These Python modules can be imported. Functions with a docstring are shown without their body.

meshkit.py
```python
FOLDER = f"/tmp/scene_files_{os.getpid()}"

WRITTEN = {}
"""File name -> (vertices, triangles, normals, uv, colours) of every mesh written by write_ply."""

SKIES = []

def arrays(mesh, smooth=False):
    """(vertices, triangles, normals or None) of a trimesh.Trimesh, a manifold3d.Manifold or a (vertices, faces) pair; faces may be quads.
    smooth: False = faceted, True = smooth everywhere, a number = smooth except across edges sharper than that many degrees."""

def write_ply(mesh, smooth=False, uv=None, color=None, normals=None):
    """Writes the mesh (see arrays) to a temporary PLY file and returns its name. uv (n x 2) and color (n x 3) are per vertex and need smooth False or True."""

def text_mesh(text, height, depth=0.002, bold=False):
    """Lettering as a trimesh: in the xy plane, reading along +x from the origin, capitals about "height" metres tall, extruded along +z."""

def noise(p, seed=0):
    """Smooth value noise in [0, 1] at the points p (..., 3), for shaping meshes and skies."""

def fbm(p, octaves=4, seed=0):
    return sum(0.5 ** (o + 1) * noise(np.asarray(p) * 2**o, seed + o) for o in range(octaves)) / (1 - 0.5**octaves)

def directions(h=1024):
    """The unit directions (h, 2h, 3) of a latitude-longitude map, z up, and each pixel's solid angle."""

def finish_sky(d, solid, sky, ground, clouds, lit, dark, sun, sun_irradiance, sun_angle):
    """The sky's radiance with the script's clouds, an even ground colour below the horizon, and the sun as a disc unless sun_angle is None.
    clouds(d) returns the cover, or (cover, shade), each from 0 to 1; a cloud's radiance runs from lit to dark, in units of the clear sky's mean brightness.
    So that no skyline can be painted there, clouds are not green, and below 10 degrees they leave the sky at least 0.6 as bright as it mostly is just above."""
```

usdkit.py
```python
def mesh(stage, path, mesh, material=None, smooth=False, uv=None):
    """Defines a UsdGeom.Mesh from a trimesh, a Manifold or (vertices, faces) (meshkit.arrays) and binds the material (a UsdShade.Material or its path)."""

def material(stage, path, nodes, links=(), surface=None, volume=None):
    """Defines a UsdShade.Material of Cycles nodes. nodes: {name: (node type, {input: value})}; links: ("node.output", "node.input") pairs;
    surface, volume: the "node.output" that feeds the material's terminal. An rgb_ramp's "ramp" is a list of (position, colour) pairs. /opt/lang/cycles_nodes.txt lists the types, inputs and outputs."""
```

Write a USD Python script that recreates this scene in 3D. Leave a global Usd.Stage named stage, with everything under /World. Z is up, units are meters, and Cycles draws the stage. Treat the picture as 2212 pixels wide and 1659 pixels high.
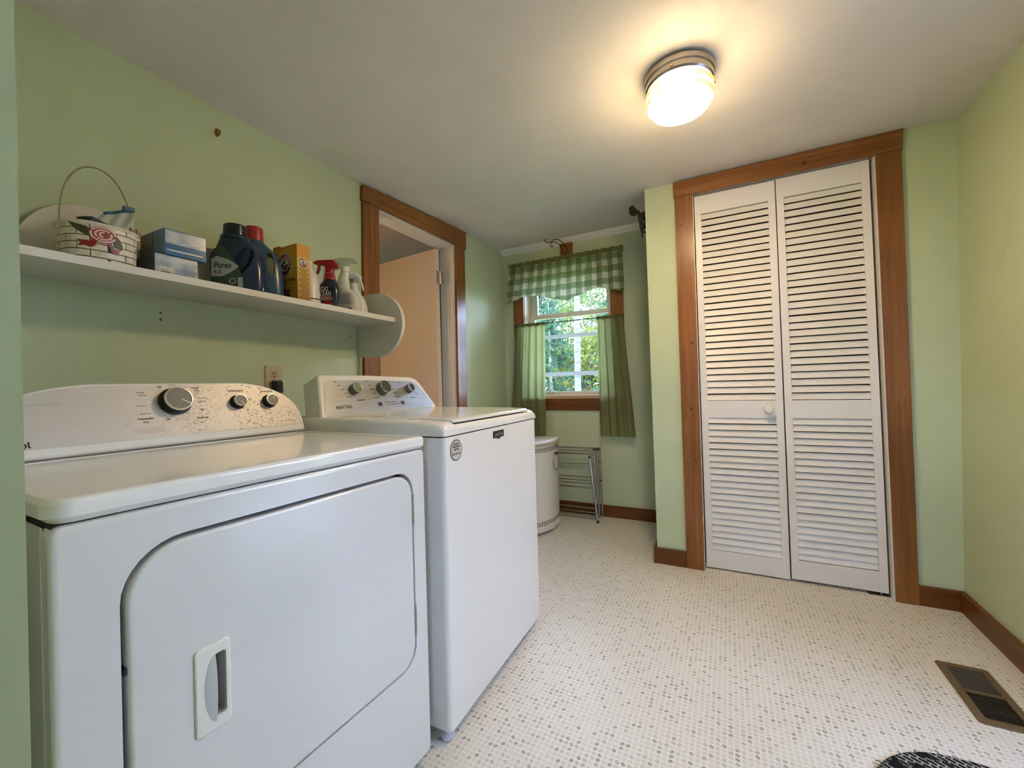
import math, random, zlib
import numpy as np, trimesh, usdkit, meshkit
import shapely.geometry as sg
from shapely import affinity, union_all
from scipy.interpolate import PchipInterpolator
from pxr import Usd, UsdGeom, UsdLux, Gf, Sdf, UsdShade
import manifold3d as m3

stage = Usd.Stage.CreateInMemory()
UsdGeom.SetStageUpAxis(stage, 'Z')
UsdGeom.SetStageMetersPerUnit(stage, 1.0)
UsdGeom.Xform.Define(stage, '/World')

# ------------------------------------------------------------------ camera, sky, exposure
CAM, YAW, PITCH, ROLL, FPX = (1.7443, -0.2066, 1.049), 0.4755, 0.004, 0.0273, 906.23
cam = UsdGeom.Camera.Define(stage, '/World/camera')
f_ = np.array([-math.sin(YAW) * math.cos(PITCH), math.cos(YAW) * math.cos(PITCH), math.sin(PITCH)])
r_ = np.array([math.cos(YAW), math.sin(YAW), 0.0])
u_ = np.cross(r_, f_)
r2, u2 = math.cos(ROLL) * r_ - math.sin(ROLL) * u_, math.sin(ROLL) * r_ + math.cos(ROLL) * u_
cam.AddTransformOp().Set(Gf.Matrix4d(*r2, 0, *u2, 0, *(-f_), 0, *CAM, 1))
cam.CreateHorizontalApertureAttr(36.0)
cam.CreateFocalLengthAttr(36.0 * FPX / 2212)
cam.CreateClippingRangeAttr((0.02, 500.0))
cam.CreateExposureAttr(0.0)
sky = UsdLux.DomeLight.Define(stage, '/World/sky')
sky.CreateIntensityAttr(8.4)
sky.CreateColorAttr(Gf.Vec3f(0.56, 0.675, 1.0))
LAMP_STRENGTH = 84.0
HALL_STRENGTH = 150.0

# ------------------------------------------------------------------ helpers
USED = {}
PI = math.pi

def numbered(path):
    n = USED.get(path, 0)
    USED[path] = n + 1
    return path if n == 0 else '%s_%03d' % (path, n)

def path_of(parent):
    return '/World' if parent is None else str(parent.GetPath())

def tag(o, label=None, cat=None, group=None, kind=None):
    for k, v in (('label', label), ('category', cat), ('group', group), ('kind', kind)):
        if v:
            o.SetCustomDataByKey(k, v)
    return o

def thing(name, label, cat, loc=(0, 0, 0), rz=0.0, group=None, kind=None):
    x = UsdGeom.Xform.Define(stage, numbered('/World/' + name))
    x.AddTranslateOp().Set(Gf.Vec3d(*map(float, loc)))
    if rz:
        x.AddRotateZOp().Set(math.degrees(rz))
    return tag(x.GetPrim(), label, cat, group, kind)

def obj(name, mesh, mat, parent=None, smooth=30, label=None, cat=None, group=None, kind=None, uv=None):
    if isinstance(mesh, list):
        mesh = cat_(mesh)
    m = usdkit.mesh(stage, numbered(path_of(parent) + '/' + name), mesh, mat, smooth=True if uv is not None else smooth, uv=uv)
    return tag(m.GetPrim(), label, cat, group, kind)

def tm(v, f):
    v, f = np.asarray(v, float), np.asarray(f, int)
    if f.shape[1] == 4:
        f = np.vstack([f[:, [0, 1, 2]], f[:, [0, 2, 3]]])
    return trimesh.Trimesh(v, f, process=False)

def cat_(ms):
    return trimesh.util.concatenate([m if isinstance(m, trimesh.Trimesh) else tm(*meshkit.arrays(m)[:2]) for m in ms])

def box(x0, x1, y0, y1, z0, z1, c=0.0):
    """A box, its edges chamfered by c."""
    lo, hi = np.minimum((x0, y0, z0), (x1, y1, z1)), np.maximum((x0, y0, z0), (x1, y1, z1))
    if c <= 0:
        m = trimesh.creation.box(hi - lo)
        m.apply_translation((lo + hi) / 2)
        return m
    pts = []
    for s in np.ndindex(2, 2, 2):
        p = np.where(np.array(s) == 0, lo, hi)
        d = np.where(np.array(s) == 0, 1, -1) * c
        for k in range(3):
            q = p + d
            q[k] = p[k]
            pts.append(q)
    return trimesh.convex.convex_hull(np.array(pts))

def hull(pts):
    return trimesh.convex.convex_hull(np.asarray(pts, float))

def quadx(pts, x0, x1):
    """Quad given as (y, z) corners, extruded along x."""
    return hull([(x, y, z) for x in (x0, x1) for y, z in pts])

def quady(pts, y0, y1):
    return hull([(x, y, z) for y in (y0, y1) for x, z in pts])

def frame(o, ex, ey, ez=None):
    """4x4 placing local x, y, z along ex, ey, ez at o."""
    ex, ey = np.asarray(ex, float), np.asarray(ey, float)
    ex = ex / np.linalg.norm(ex)
    ey = ey / np.linalg.norm(ey)
    ez = np.cross(ex, ey) if ez is None else np.asarray(ez, float)
    M = np.eye(4)
    M[:3, 0], M[:3, 1], M[:3, 2], M[:3, 3] = ex, ey, ez, o
    return M

def put(m, M):
    m = m.copy()
    m.apply_transform(M)
    return m

def move(m, x=0, y=0, z=0):
    m = m.copy()
    m.apply_translation((x, y, z))
    return m

def rot(m, ang, axis, point=(0, 0, 0)):
    m = m.copy()
    m.apply_transform(trimesh.transformations.rotation_matrix(ang, axis, point))
    return m

def rings_mesh(rings, cap0=True, cap1=True, closed=False):
    """Skin between rings of equal point counts."""
    R = np.asarray(rings, float)
    n, k = R.shape[:2]
    v = R.reshape(-1, 3)
    f = []
    a = np.arange(k)
    b = (a + 1) % k
    for i in range(n - 1 + (1 if closed else 0)):
        p, q = i * k, ((i + 1) % n) * k
        f.append(np.stack([p + a, p + b, q + b, q + a], 1))
    f = np.vstack(f)
    f = np.vstack([f[:, [0, 1, 2]], f[:, [0, 2, 3]]])
    v = list(v)
    for on, base, flip in ((cap0, 0, True), (cap1, (n - 1) * k, False)):
        if on and not closed:
            c = len(v)
            v.append(np.mean(R[0 if flip else -1], axis=0))
            t = np.stack([base + a, base + b, np.full(k, c)], 1)
            f = np.vstack([f, t[:, ::-1] if flip else t])
    return tm(np.array(v), f)

def lathe(profile, seg=32, ang=2 * PI):
    """profile: (r, z) from bottom to top, axis z."""
    a = np.linspace(0, 2 * PI, seg, endpoint=False)
    return rings_mesh([[(max(r, 1e-5) * math.cos(t), max(r, 1e-5) * math.sin(t), z) for t in a] for r, z in profile])

def sup(a, b, n=2.0, k=40):
    """Superellipse outline, counter-clockwise."""
    t = np.linspace(0, 2 * PI, k, endpoint=False)
    c, s = np.cos(t), np.sin(t)
    return np.stack([a * np.sign(c) * np.abs(c) ** (2 / n), b * np.sign(s) * np.abs(s) ** (2 / n)], 1)

def loft(sections, k=40):
    """sections: (z, cx, cy, a, b, n)."""
    return rings_mesh([[(cx + x, cy + y, z) for x, y in sup(a, b, n, k)] for z, cx, cy, a, b, n in sections])

def spline(pts, per=8):
    p = np.asarray(pts, float)
    t = np.r_[0, np.cumsum(np.linalg.norm(np.diff(p, axis=0), axis=1))]
    from scipy.interpolate import CubicSpline
    return CubicSpline(t, p)(np.linspace(0, t[-1], per * (len(p) - 1) + 1))

def tube(pts, r, sides=8, closed=False):
    p = np.asarray(pts, float)
    n = len(p)
    t = np.gradient(p, axis=0) if not closed else np.roll(p, -1, 0) - np.roll(p, 1, 0)
    t /= np.linalg.norm(t, axis=1, keepdims=True) + 1e-12
    a = np.cross(t[0], (0, 0, 1.0) if abs(t[0][2]) < .9 else (1.0, 0, 0))
    r = np.broadcast_to(r, (n,))
    rings = []
    ang = np.arange(sides) * 2 * PI / sides
    for i in range(n):
        a = a - t[i] * np.dot(a, t[i])
        a /= np.linalg.norm(a)
        b = np.cross(t[i], a)
        rings.append(p[i] + r[i] * (np.cos(ang)[:, None] * a + np.sin(ang)[:, None] * b))
    return rings_mesh(rings, closed=closed)

def rod(a, b, r, sides=10):
    return tube([a, b], r, sides)

def rrect(x0, x1, y0, y1, r, seg=6):
    """Rounded rectangle outline; r one radius or four (bl, br, tr, tl)."""
    r = (r,) * 4 if np.ndim(r) == 0 else r
    out = []
    for (cx, cy, s), q in zip(((x0, y0, 2), (x1, y0, 3), (x1, y1, 0), (x0, y1, 1)), r):
        ox, oy = (q if cx == x0 else -q), (q if cy == y0 else -q)
        for t in np.linspace(s * PI / 2, (s + 1) * PI / 2, seg + 1):
            out.append((cx + ox + q * math.cos(t), cy + oy + q * math.sin(t)))
    return np.array(out)

def plate(outline, z0, z1, bev=0.0, seg=3, back=False):
    """Outline (ccw, xy) extruded z0..z1 with a rounded front edge."""
    p = np.asarray(outline, float)
    keep = np.linalg.norm(p - np.roll(p, 1, 0), axis=1) > 1e-7
    p = p[keep]
    d1, d2 = p - np.roll(p, 1, 0), np.roll(p, -1, 0) - p
    n1, n2 = np.stack([d1[:, 1], -d1[:, 0]], 1), np.stack([d2[:, 1], -d2[:, 0]], 1)
    n1 /= np.linalg.norm(n1, axis=1, keepdims=True)
    n2 /= np.linalg.norm(n2, axis=1, keepdims=True)
    n = n1 + n2
    n /= np.maximum(np.sum(n * n1, axis=1, keepdims=True), .3)
    rings = [(0, z0)]
    if back and bev:
        rings = [(bev, z0), (0, z0 + bev)]
    if bev:
        rings += [(bev * (1 - math.cos(t)), z1 - bev + bev * math.sin(t)) for t in np.linspace(0, PI / 2, seg + 1)]
    else:
        rings.append((0, z1))
    R = [np.c_[p - n * o, np.full(len(p), z)] for o, z in rings]
    k = len(p)
    v = np.vstack(R)
    a = np.arange(k)
    b = (a + 1) % k
    f = np.vstack([np.stack([i * k + a, i * k + b, (i + 1) * k + b, (i + 1) * k + a], 1) for i in range(len(R) - 1)])
    f = np.vstack([f[:, [0, 1, 2]], f[:, [0, 2, 3]]])
    import mapbox_earcut as ec
    for base, pts, flip in ((0, R[0][:, :2], True), ((len(R) - 1) * k, R[-1][:, :2], False)):
        t = ec.triangulate_float64(np.ascontiguousarray(pts), np.array([k], np.uint32)).reshape(-1, 3).astype(int)
        A = pts[t]
        area = np.sum((A[:, 1, 0] - A[:, 0, 0]) * (A[:, 2, 1] - A[:, 0, 1]) - (A[:, 1, 1] - A[:, 0, 1]) * (A[:, 2, 0] - A[:, 0, 0]))
        if (area > 0) == flip:
            t = t[:, ::-1]
        f = np.vstack([f, t + base])
    return tm(v, f)

def extrude(poly, h):
    polys = getattr(poly, 'geoms', [poly])
    return trimesh.util.concatenate([trimesh.creation.extrude_polygon(g, h, engine='earcut') for g in polys])

def man(m):
    m = m.copy()
    m.merge_vertices()
    r = m3.Manifold(m3.Mesh(np.asarray(m.vertices, np.float32), np.asarray(m.faces, np.uint32)))
    assert r.status() == m3.Error.NoError and abs(r.volume()) > 1e-12, r.status()
    return r

def sub(a, *bs):
    r = man(a)
    for b in bs:
        r = r - man(b)
    return tm(*meshkit.arrays(r)[:2])

def uni(*ms):
    r = man(ms[0])
    for b in ms[1:]:
        r = r + man(b)
    return tm(*meshkit.arrays(r)[:2])

def text(s, h, bold=False, depth=.0006, center=False, width=None, shear=0.0):
    m = meshkit.text_mesh(s, h, depth, bold)
    if width:
        w = m.bounds[1][0] - m.bounds[0][0]
        m.apply_scale((width / w, 1, 1))
    if shear:
        m.vertices[:, 0] += shear * m.vertices[:, 1]
    if center:
        m.apply_translation((-(m.bounds[0][0] + m.bounds[1][0]) / 2, 0, 0))
    return m

RNG = random.Random(7)

# ------------------------------------------------------------------ materials
def L(name):
    return '/World/Looks/' + name

UsdGeom.Scope.Define(stage, '/World/Looks')

def pm(name, col, rough=.5, metal=0.0, **kw):
    """Plain principled."""
    return usdkit.material(stage, L(name), {'p': ('principled_bsdf', dict(base_color=col, roughness=rough, metallic=metal, **kw))}, surface='p.BSDF')

def paint(name, col, rough, bump=.15, scale=90, mott=.05, spec=.5):
    """Painted plaster: faint mottling and orange-peel relief."""
    c2 = tuple(max(0, x * (1 - mott * 2)) for x in col)
    return usdkit.material(stage, L(name), {
        'g': ('geometry', {}),
        'n': ('noise_texture', dict(scale=scale, detail=3)),
        'm': ('noise_texture', dict(scale=1.7, detail=4)),
        'r': ('rgb_ramp', dict(ramp=[(.35, c2), (.65, col)])),
        'b': ('bump', dict(strength=bump, distance=.002)),
        'p': ('principled_bsdf', dict(roughness=rough, specular_ior_level=spec))},
        [('g.position', 'n.vector'), ('g.position', 'm.vector'), ('m.fac', 'r.fac'), ('r.color', 'p.base_color'), ('n.fac', 'b.height'), ('b.normal', 'p.normal')], surface='p.BSDF')

def wood(name, axis, dark=(.16, .055, .014), light=(.36, .155, .048), rough=.31, knots=False, seed=0.0):
    """Stained knotty pine, its grain along axis 0, 1 or 2."""
    s = [26.0, 26.0, 26.0]
    s[axis] = 1.1
    ks = [6.0, 6.0, 6.0]
    ks[axis] = 2.2
    nodes = {
        'g': ('geometry', {}),
        'mp': ('mapping', dict(scale=tuple(s), location=(seed, seed * 1.7, seed * .3))),
        'n': ('noise_texture', dict(scale=1.0, detail=5, roughness=.62, distortion=1.2)),
        'r': ('rgb_ramp', dict(ramp=[(.25, dark), (.5, tuple((a + b) / 2 for a, b in zip(dark, light))), (.72, light)])),
        'big': ('noise_texture', dict(scale=2.3, detail=2)),
        'rb': ('rgb_ramp', dict(ramp=[(.3, (.72, .70, .68)), (.7, (1.08, 1.06, 1.0))])),
        'mx': ('mix_color', dict(blend_type='multiply', fac=1.0, use_clamp=False)),
        'kmp': ('mapping', dict(scale=tuple(ks), location=(seed * 2.1, seed, seed))),
        'kv': ('voronoi_texture', dict(scale=1.0)),
        'kr': ('rgb_ramp', dict(ramp=[(.0, (1, 1, 1)), (.085, (.85, .85, .85)), (.125, (0, 0, 0))])),
        'mk': ('mix_color', dict(blend_type='mix', b=(.05, .014, .004))),
        'b': ('bump', dict(strength=.12, distance=.001)),
        'p': ('principled_bsdf', dict(roughness=rough, specular_ior_level=.3, coat_weight=.03, coat_roughness=.14))}
    links = [('g.position', 'mp.vector'), ('mp.vector', 'n.vector'), ('n.fac', 'r.fac'), ('g.position', 'big.vector'), ('big.fac', 'rb.fac'),
             ('r.color', 'mx.a'), ('rb.color', 'mx.b'), ('g.position', 'kmp.vector'), ('kmp.vector', 'kv.vector'), ('kv.distance', 'kr.fac'),
             ('mx.result', 'mk.a'), ('kr.color', 'mk.fac'), ('mk.result', 'p.base_color'), ('n.fac', 'b.height'), ('b.normal', 'p.normal')]
    if not knots:
        links = [l for l in links if l[1] not in ('mk.fac', 'p.base_color')] + [('mx.result', 'p.base_color')]
        nodes['mk'][1]['fac'] = 0.0
    return usdkit.material(stage, L(name), nodes, links, surface='p.BSDF')

def cloth(name, col, trans, mix=.45, rough=.9):
    return usdkit.material(stage, L(name), {
        'g': ('geometry', {}),
        'w1': ('mapping', dict(scale=(900, 900, 60))),
        'n': ('noise_texture', dict(scale=1.0, detail=2)),
        'r': ('rgb_ramp', dict(ramp=[(.3, tuple(c * .8 for c in col)), (.7, tuple(min(1, c * 1.15) for c in col))])),
        'b': ('bump', dict(strength=.15, distance=.001)),
        'd': ('principled_bsdf', dict(roughness=rough, specular_ior_level=.15)),
        't': ('translucent_bsdf', dict(color=trans)),
        'm': ('mix_closure', dict(fac=mix))},
        [('g.position', 'w1.vector'), ('w1.vector', 'n.vector'), ('n.fac', 'r.fac'), ('r.color', 'd.base_color'), ('n.fac', 'b.height'), ('b.normal', 'd.normal'),
         ('d.BSDF', 'm.closure1'), ('t.BSDF', 'm.closure2')], surface='m.closure')

WALL = paint('wall_paint', (.530, .605, .390), .62)
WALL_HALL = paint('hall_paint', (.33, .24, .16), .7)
CEIL = paint('ceiling_paint', (.78, .75, .71), .75, bump=.25, scale=35, mott=.06)
WHITE = pm('white_trim', (.72, .70, .66), .38)
WHITE_DOOR = paint('white_door_paint', (.76, .74, .71), .42, bump=.08, scale=60, mott=.03)
PINE_X, PINE_Y, PINE_Z = wood('pine_along_x', 0, seed=1.3), wood('pine_along_y', 1, seed=4.1), wood('pine_along_z', 2, seed=2.2)
PINE_Z2 = wood('pine_along_z_second', 2, dark=(.17, .065, .018), light=(.33, .14, .042), seed=7.7)
BASE_X, BASE_Y = wood('baseboard_wood_x', 0, dark=(.085, .026, .006), light=(.20, .072, .018), seed=3.0, rough=.35), wood('baseboard_wood_y', 1, dark=(.085, .026, .006), light=(.20, .072, .018), seed=5.0, rough=.35)
ENAMEL = pm('white_enamel', (.80, .80, .80), .22, coat_weight=.3, coat_roughness=.08)
DRYER_ENAMEL = pm('dryer_enamel', (.67, .67, .67), .24, coat_weight=.3, coat_roughness=.08)
ENAMEL_TOP = pm('glossy_white_enamel', (.78, .78, .76), .10)
DARK = pm('dark_gap', (.008, .008, .008), .8)  # near-black stand-in for shade in gaps, slots and holes
BLACK = pm('black_plastic', (.012, .012, .013), .4)
CHROME = pm('chrome', (.75, .74, .72), .15, 1.0)
STEEL = pm('brushed_steel', (.52, .51, .49), .32, 1.0)
TUBE_GREY = pm('grey_tube_metal', (.42, .41, .40), .3, .85)
BRASS = pm('brass', (.34, .22, .08), .3, 1.0)
INK = pm('black_ink', (.012, .012, .012), .6)
INK_GREY = pm('grey_ink', (.10, .095, .085), .6)
WHITE_PLASTIC = pm('white_plastic', (.74, .73, .69), .3)
IVORY = pm('ivory_plastic', (.52, .42, .25), .4)
SHELF_WHITE = paint('shelf_paint', (.70, .68, .62), .5, bump=.1, scale=50, mott=.05)
glass_nodes = {'f': ('fresnel', dict(IOR=1.45)), 't': ('transparent_bsdf', dict(color=(.96, .98, .97))), 'g': ('glossy_bsdf', dict(roughness=.0, color=(1, 1, 1))), 'm': ('mix_closure', {})}
GLASS = usdkit.material(stage, L('window_glass'), glass_nodes, [('f.fac', 'm.fac'), ('t.BSDF', 'm.closure1'), ('g.BSDF', 'm.closure2')], surface='m.closure')

def floor_material():
    """Cushioned vinyl: half-inch cells, each with a printed disc split by a diagonal slash."""
    P = .0165
    nd = {'g': ('geometry', {}), 'mp': ('mapping', dict(scale=(1 / P, 1 / P, 1 / P))), 'sp': ('separate_xyz', {}),
          'fx': ('math', dict(math_type='fraction')), 'fy': ('math', dict(math_type='fraction')),
          'ix': ('math', dict(math_type='floor')), 'iy': ('math', dict(math_type='floor')), 'id': ('combine_xyz', {}),
          'wn': ('white_noise_texture', dict(dimensions='3D')), 'ws': ('separate_color', {}),
          'cx': ('math', dict(math_type='subtract', value2=.5)), 'cy': ('math', dict(math_type='subtract', value2=.5)),
          'xx': ('math', dict(math_type='multiply')), 'yy': ('math', dict(math_type='multiply')), 'rr': ('math', dict(math_type='add')), 'r': ('math', dict(math_type='sqrt')),
          'disc': ('map_range', dict(from_min=.30, from_max=.37, to_min=1.0, to_max=0.0, clamp=True)),
          'flip': ('math', dict(math_type='greater_than', value2=.5)), 'fl2': ('math', dict(math_type='multiply_add', value2=2.0, value3=-1.0)),
          'cyf': ('math', dict(math_type='multiply')), 'dg': ('math', dict(math_type='add')), 'dga': ('math', dict(math_type='absolute')),
          'slash': ('map_range', dict(from_min=.07, from_max=.15, to_min=.25, to_max=1.0, clamp=True)),
          'tone': ('rgb_ramp', dict(ramp=[(0, (.10, .10, .10)), (.55, (.20, .20, .20)), (.74, (.38, .38, .38)), (.86, (.6, .6, .6)), (.93, (.85, .85, .85)), (1, (.95, .95, .95))])),
          'a': ('math', dict(math_type='multiply')), 'b': ('math', dict(math_type='multiply')),
          'big': ('noise_texture', dict(scale=2.2, detail=3)), 'mid': ('noise_texture', dict(scale=170, detail=2)),
          'base': ('rgb_ramp', dict(ramp=[(.3, (.66, .635, .59)), (.7, (.72, .70, .66))])),
          'ex': ('math', dict(math_type='absolute')), 'ey': ('math', dict(math_type='absolute')), 'em': ('math', dict(math_type='maximum')),
          'edge': ('map_range', dict(from_min=.38, from_max=.48, to_min=0.0, to_max=.55, clamp=True)),
          'lat': ('mix_color', dict(blend_type='mix', b=(.80, .785, .76))),
          'ink': ('mix_color', dict(blend_type='mix', b=(.17, .175, .155))),
          'bp': ('bump', dict(strength=.25, distance=.0015)), 'p': ('principled_bsdf', dict(roughness=.42, specular_ior_level=.4))}
    ln = [('g.position', 'mp.vector'), ('mp.vector', 'sp.vector'), ('sp.x', 'fx.value1'), ('sp.y', 'fy.value1'), ('sp.x', 'ix.value1'), ('sp.y', 'iy.value1'), ('ix.value', 'id.x'), ('iy.value', 'id.y'),
          ('id.vector', 'wn.vector'), ('wn.color', 'ws.color'), ('fx.value', 'cx.value1'), ('fy.value', 'cy.value1'), ('cx.value', 'xx.value1'), ('cx.value', 'xx.value2'), ('cy.value', 'yy.value1'), ('cy.value', 'yy.value2'),
          ('xx.value', 'rr.value1'), ('yy.value', 'rr.value2'), ('rr.value', 'r.value1'), ('r.value', 'disc.value'),
          ('ws.g', 'flip.value1'), ('flip.value', 'fl2.value1'), ('cy.value', 'cyf.value1'), ('fl2.value', 'cyf.value2'), ('cx.value', 'dg.value1'), ('cyf.value', 'dg.value2'), ('dg.value', 'dga.value1'), ('dga.value', 'slash.value'),
          ('ws.r', 'tone.fac'), ('disc.result', 'a.value1'), ('slash.result', 'a.value2'), ('a.value', 'b.value1'), ('tone.color', 'b.value2'),
          ('g.position', 'big.vector'), ('g.position', 'mid.vector'), ('big.fac', 'base.fac'), ('cx.value', 'ex.value1'), ('cy.value', 'ey.value1'), ('ex.value', 'em.value1'), ('ey.value', 'em.value2'), ('em.value', 'edge.value'),
          ('base.color', 'lat.a'), ('edge.result', 'lat.fac'), ('lat.result', 'ink.a'), ('b.value', 'ink.fac'), ('ink.result', 'p.base_color'), ('mid.fac', 'bp.height'), ('bp.normal', 'p.normal')]
    return usdkit.material(stage, L('vinyl_floor'), nd, ln, surface='p.BSDF')

FLOOR = floor_material()

# ------------------------------------------------------------------ the room (left wall x=0, closet wall y=YC, window wall y=YW, right wall x=XR)
XR, YC, YW, XC, T = 2.657, 2.344, 3.071, 1.345, .019
YB = -1.40
obj('floor', box(-2.6, 2.9, YB - .2, 3.45, -.06, 0), FLOOR, kind='structure', label='cream vinyl floor printed with small grey dots', cat='floor')

cy_ = np.array([YB - .2, 0, 1.44, 1.75, 2.10, 2.344, 2.445, 2.7, 3.0, 3.3])
left_z = np.interp(cy_, [-2, 1.44, 2.445, 3.07, 3.4], [2.162, 2.166, 2.214, 2.232, 2.236])
right_z = np.interp(cy_, [-2, 2.344, 3.07, 3.4], [2.170, 2.175, 2.245, 2.25])
cx_ = np.array([-.13, 0, .45, .9, 1.35, 2.0, 2.9])
cz_ = np.array([[l + (r - l) * min(1, max(0, x / 1.35)) for x in cx_] for l, r in zip(left_z, right_z)])
gx, gy = np.meshgrid(cx_, cy_)
n_, k_ = gx.shape
cv = np.vstack([np.stack([gx, gy, cz_], -1).reshape(-1, 3), np.stack([gx, gy, np.full_like(gx, 2.36)], -1).reshape(-1, 3)])
cf = []
for i in range(n_ - 1):
    for j in range(k_ - 1):
        a, b, c, d = i * k_ + j, i * k_ + j + 1, (i + 1) * k_ + j + 1, (i + 1) * k_ + j
        o = n_ * k_
        cf += [(a, d, c, b), (a + o, b + o, c + o, d + o)]
obj('ceiling', tm(cv, cf), CEIL, kind='structure', smooth=60, label='off-white painted ceiling, slightly uneven', cat='ceiling')
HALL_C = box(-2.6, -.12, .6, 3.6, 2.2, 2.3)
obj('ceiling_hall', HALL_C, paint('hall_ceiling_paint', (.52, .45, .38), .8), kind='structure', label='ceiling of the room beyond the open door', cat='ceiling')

def wall(name, polys, label, mat=WALL):
    return obj(name, polys, mat, kind='structure', smooth=False, label=label, cat='wall')

DY0, DY1, DZ1 = 1.548, 2.322, 2.070          # opening of the left door
wall('wall_left', [box(-.115, 0, YB, DY0, 0, 2.26), box(-.115, 0, DY1, 3.30, 0, 2.26), box(-.115, 0, DY0, DY1, DZ1, 2.26)], 'pale green left wall behind the washer and the shelf')
WX0, WX1, WZ0, WZ1 = .193, .948, .955, 1.985
wall('wall_back', [box(0, WX0, YW, YW + .2, 0, 2.29), box(WX1, XC + .1, YW, YW + .2, 0, 2.29), box(WX0, WX1, YW, YW + .2, 0, WZ0), box(WX0, WX1, YW, YW + .2, WZ1, 2.29)], 'pale green back wall around the window')
CX0, CX1, CZ1 = 1.588, 2.398, 2.095
closet = [quady([(1.354, 0), (CX0, 0), (CX0, 2.26), (1.337, 2.26)], YC, YC + .10),
          quady([(CX1 + .012, 0), (2.80, 0), (2.80, 2.26), (CX1 - .012, 2.26)], YC, YC + .10), box(CX0, CX1, YC, YC + .10, CZ1, 2.26),
          quady([(1.354, 0), (1.454, 0), (1.437, 2.29), (1.337, 2.29)], YC + .10, YW + .2)]
wall('wall_closet', closet, 'pale green wall around the louvered closet door')
wall('wall_closet_back', [box(1.45, 2.86, 3.0, 3.06, 0, 2.29)], 'back of the closet', WALL_HALL)  # dark brown colour stands in for shade inside the closet
VY0 = -1.40                                    # end of the entry behind the camera
GY0, GY1, GZ1 = .98, 1.74, 2.05                # unseen glazed door in the right wall, placed to light floor and washer
wr = [quady([(2.646, 0), (2.80, 0), (2.80, 2.29), (2.672, 2.29)], GY1, 3.05), quady([(2.646, 0), (2.80, 0), (2.80, 2.29), (2.672, 2.29)], VY0 - .12, GY0), quady([(2.668, GZ1), (2.80, GZ1), (2.80, 2.29), (2.672, 2.29)], GY0, GY1)]
wall('wall_right', wr, 'pale green right wall')
EX0, EX1, EZ0, EZ1 = 2.06, 2.56, .80, 1.92     # unseen entry window, placed for cool light on the closet side
wall('wall_front', [box(-.115, EX0, VY0 - .12, VY0, 0, 2.29), box(EX1, 2.80, VY0 - .12, VY0, 0, 2.29), box(EX0, EX1, VY0 - .12, VY0, 0, EZ0), box(EX0, EX1, VY0 - .12, VY0, EZ1, 2.29)], 'pale green wall of the entry behind the camera')
PX1 = 1.30
wall('wall_partition', [box(0, PX1, -.215, -.1010, 0, 2.29)], 'green partition whose edge shows at the far left of the picture')
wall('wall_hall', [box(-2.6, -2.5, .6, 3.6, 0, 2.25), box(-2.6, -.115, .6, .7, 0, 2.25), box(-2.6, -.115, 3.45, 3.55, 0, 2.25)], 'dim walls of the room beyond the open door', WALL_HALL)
# sloped pale strip between the ceiling and the window wall
cv_pts = []
for x, z in ((0.0, 2.222), (1.338, 2.234)):
    cv_pts += [(x, YW, z - .030), (x, YW - .075, z + .014), (x, YW, z + .06), (x, YW - .075, z + .06)]
obj('trim_pale_strip', hull(cv_pts), pm('pale_strip_white', (.86, .86, .84), .35), kind='structure', label='sloped pale strip along the ceiling above the window', cat='trim')

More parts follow.
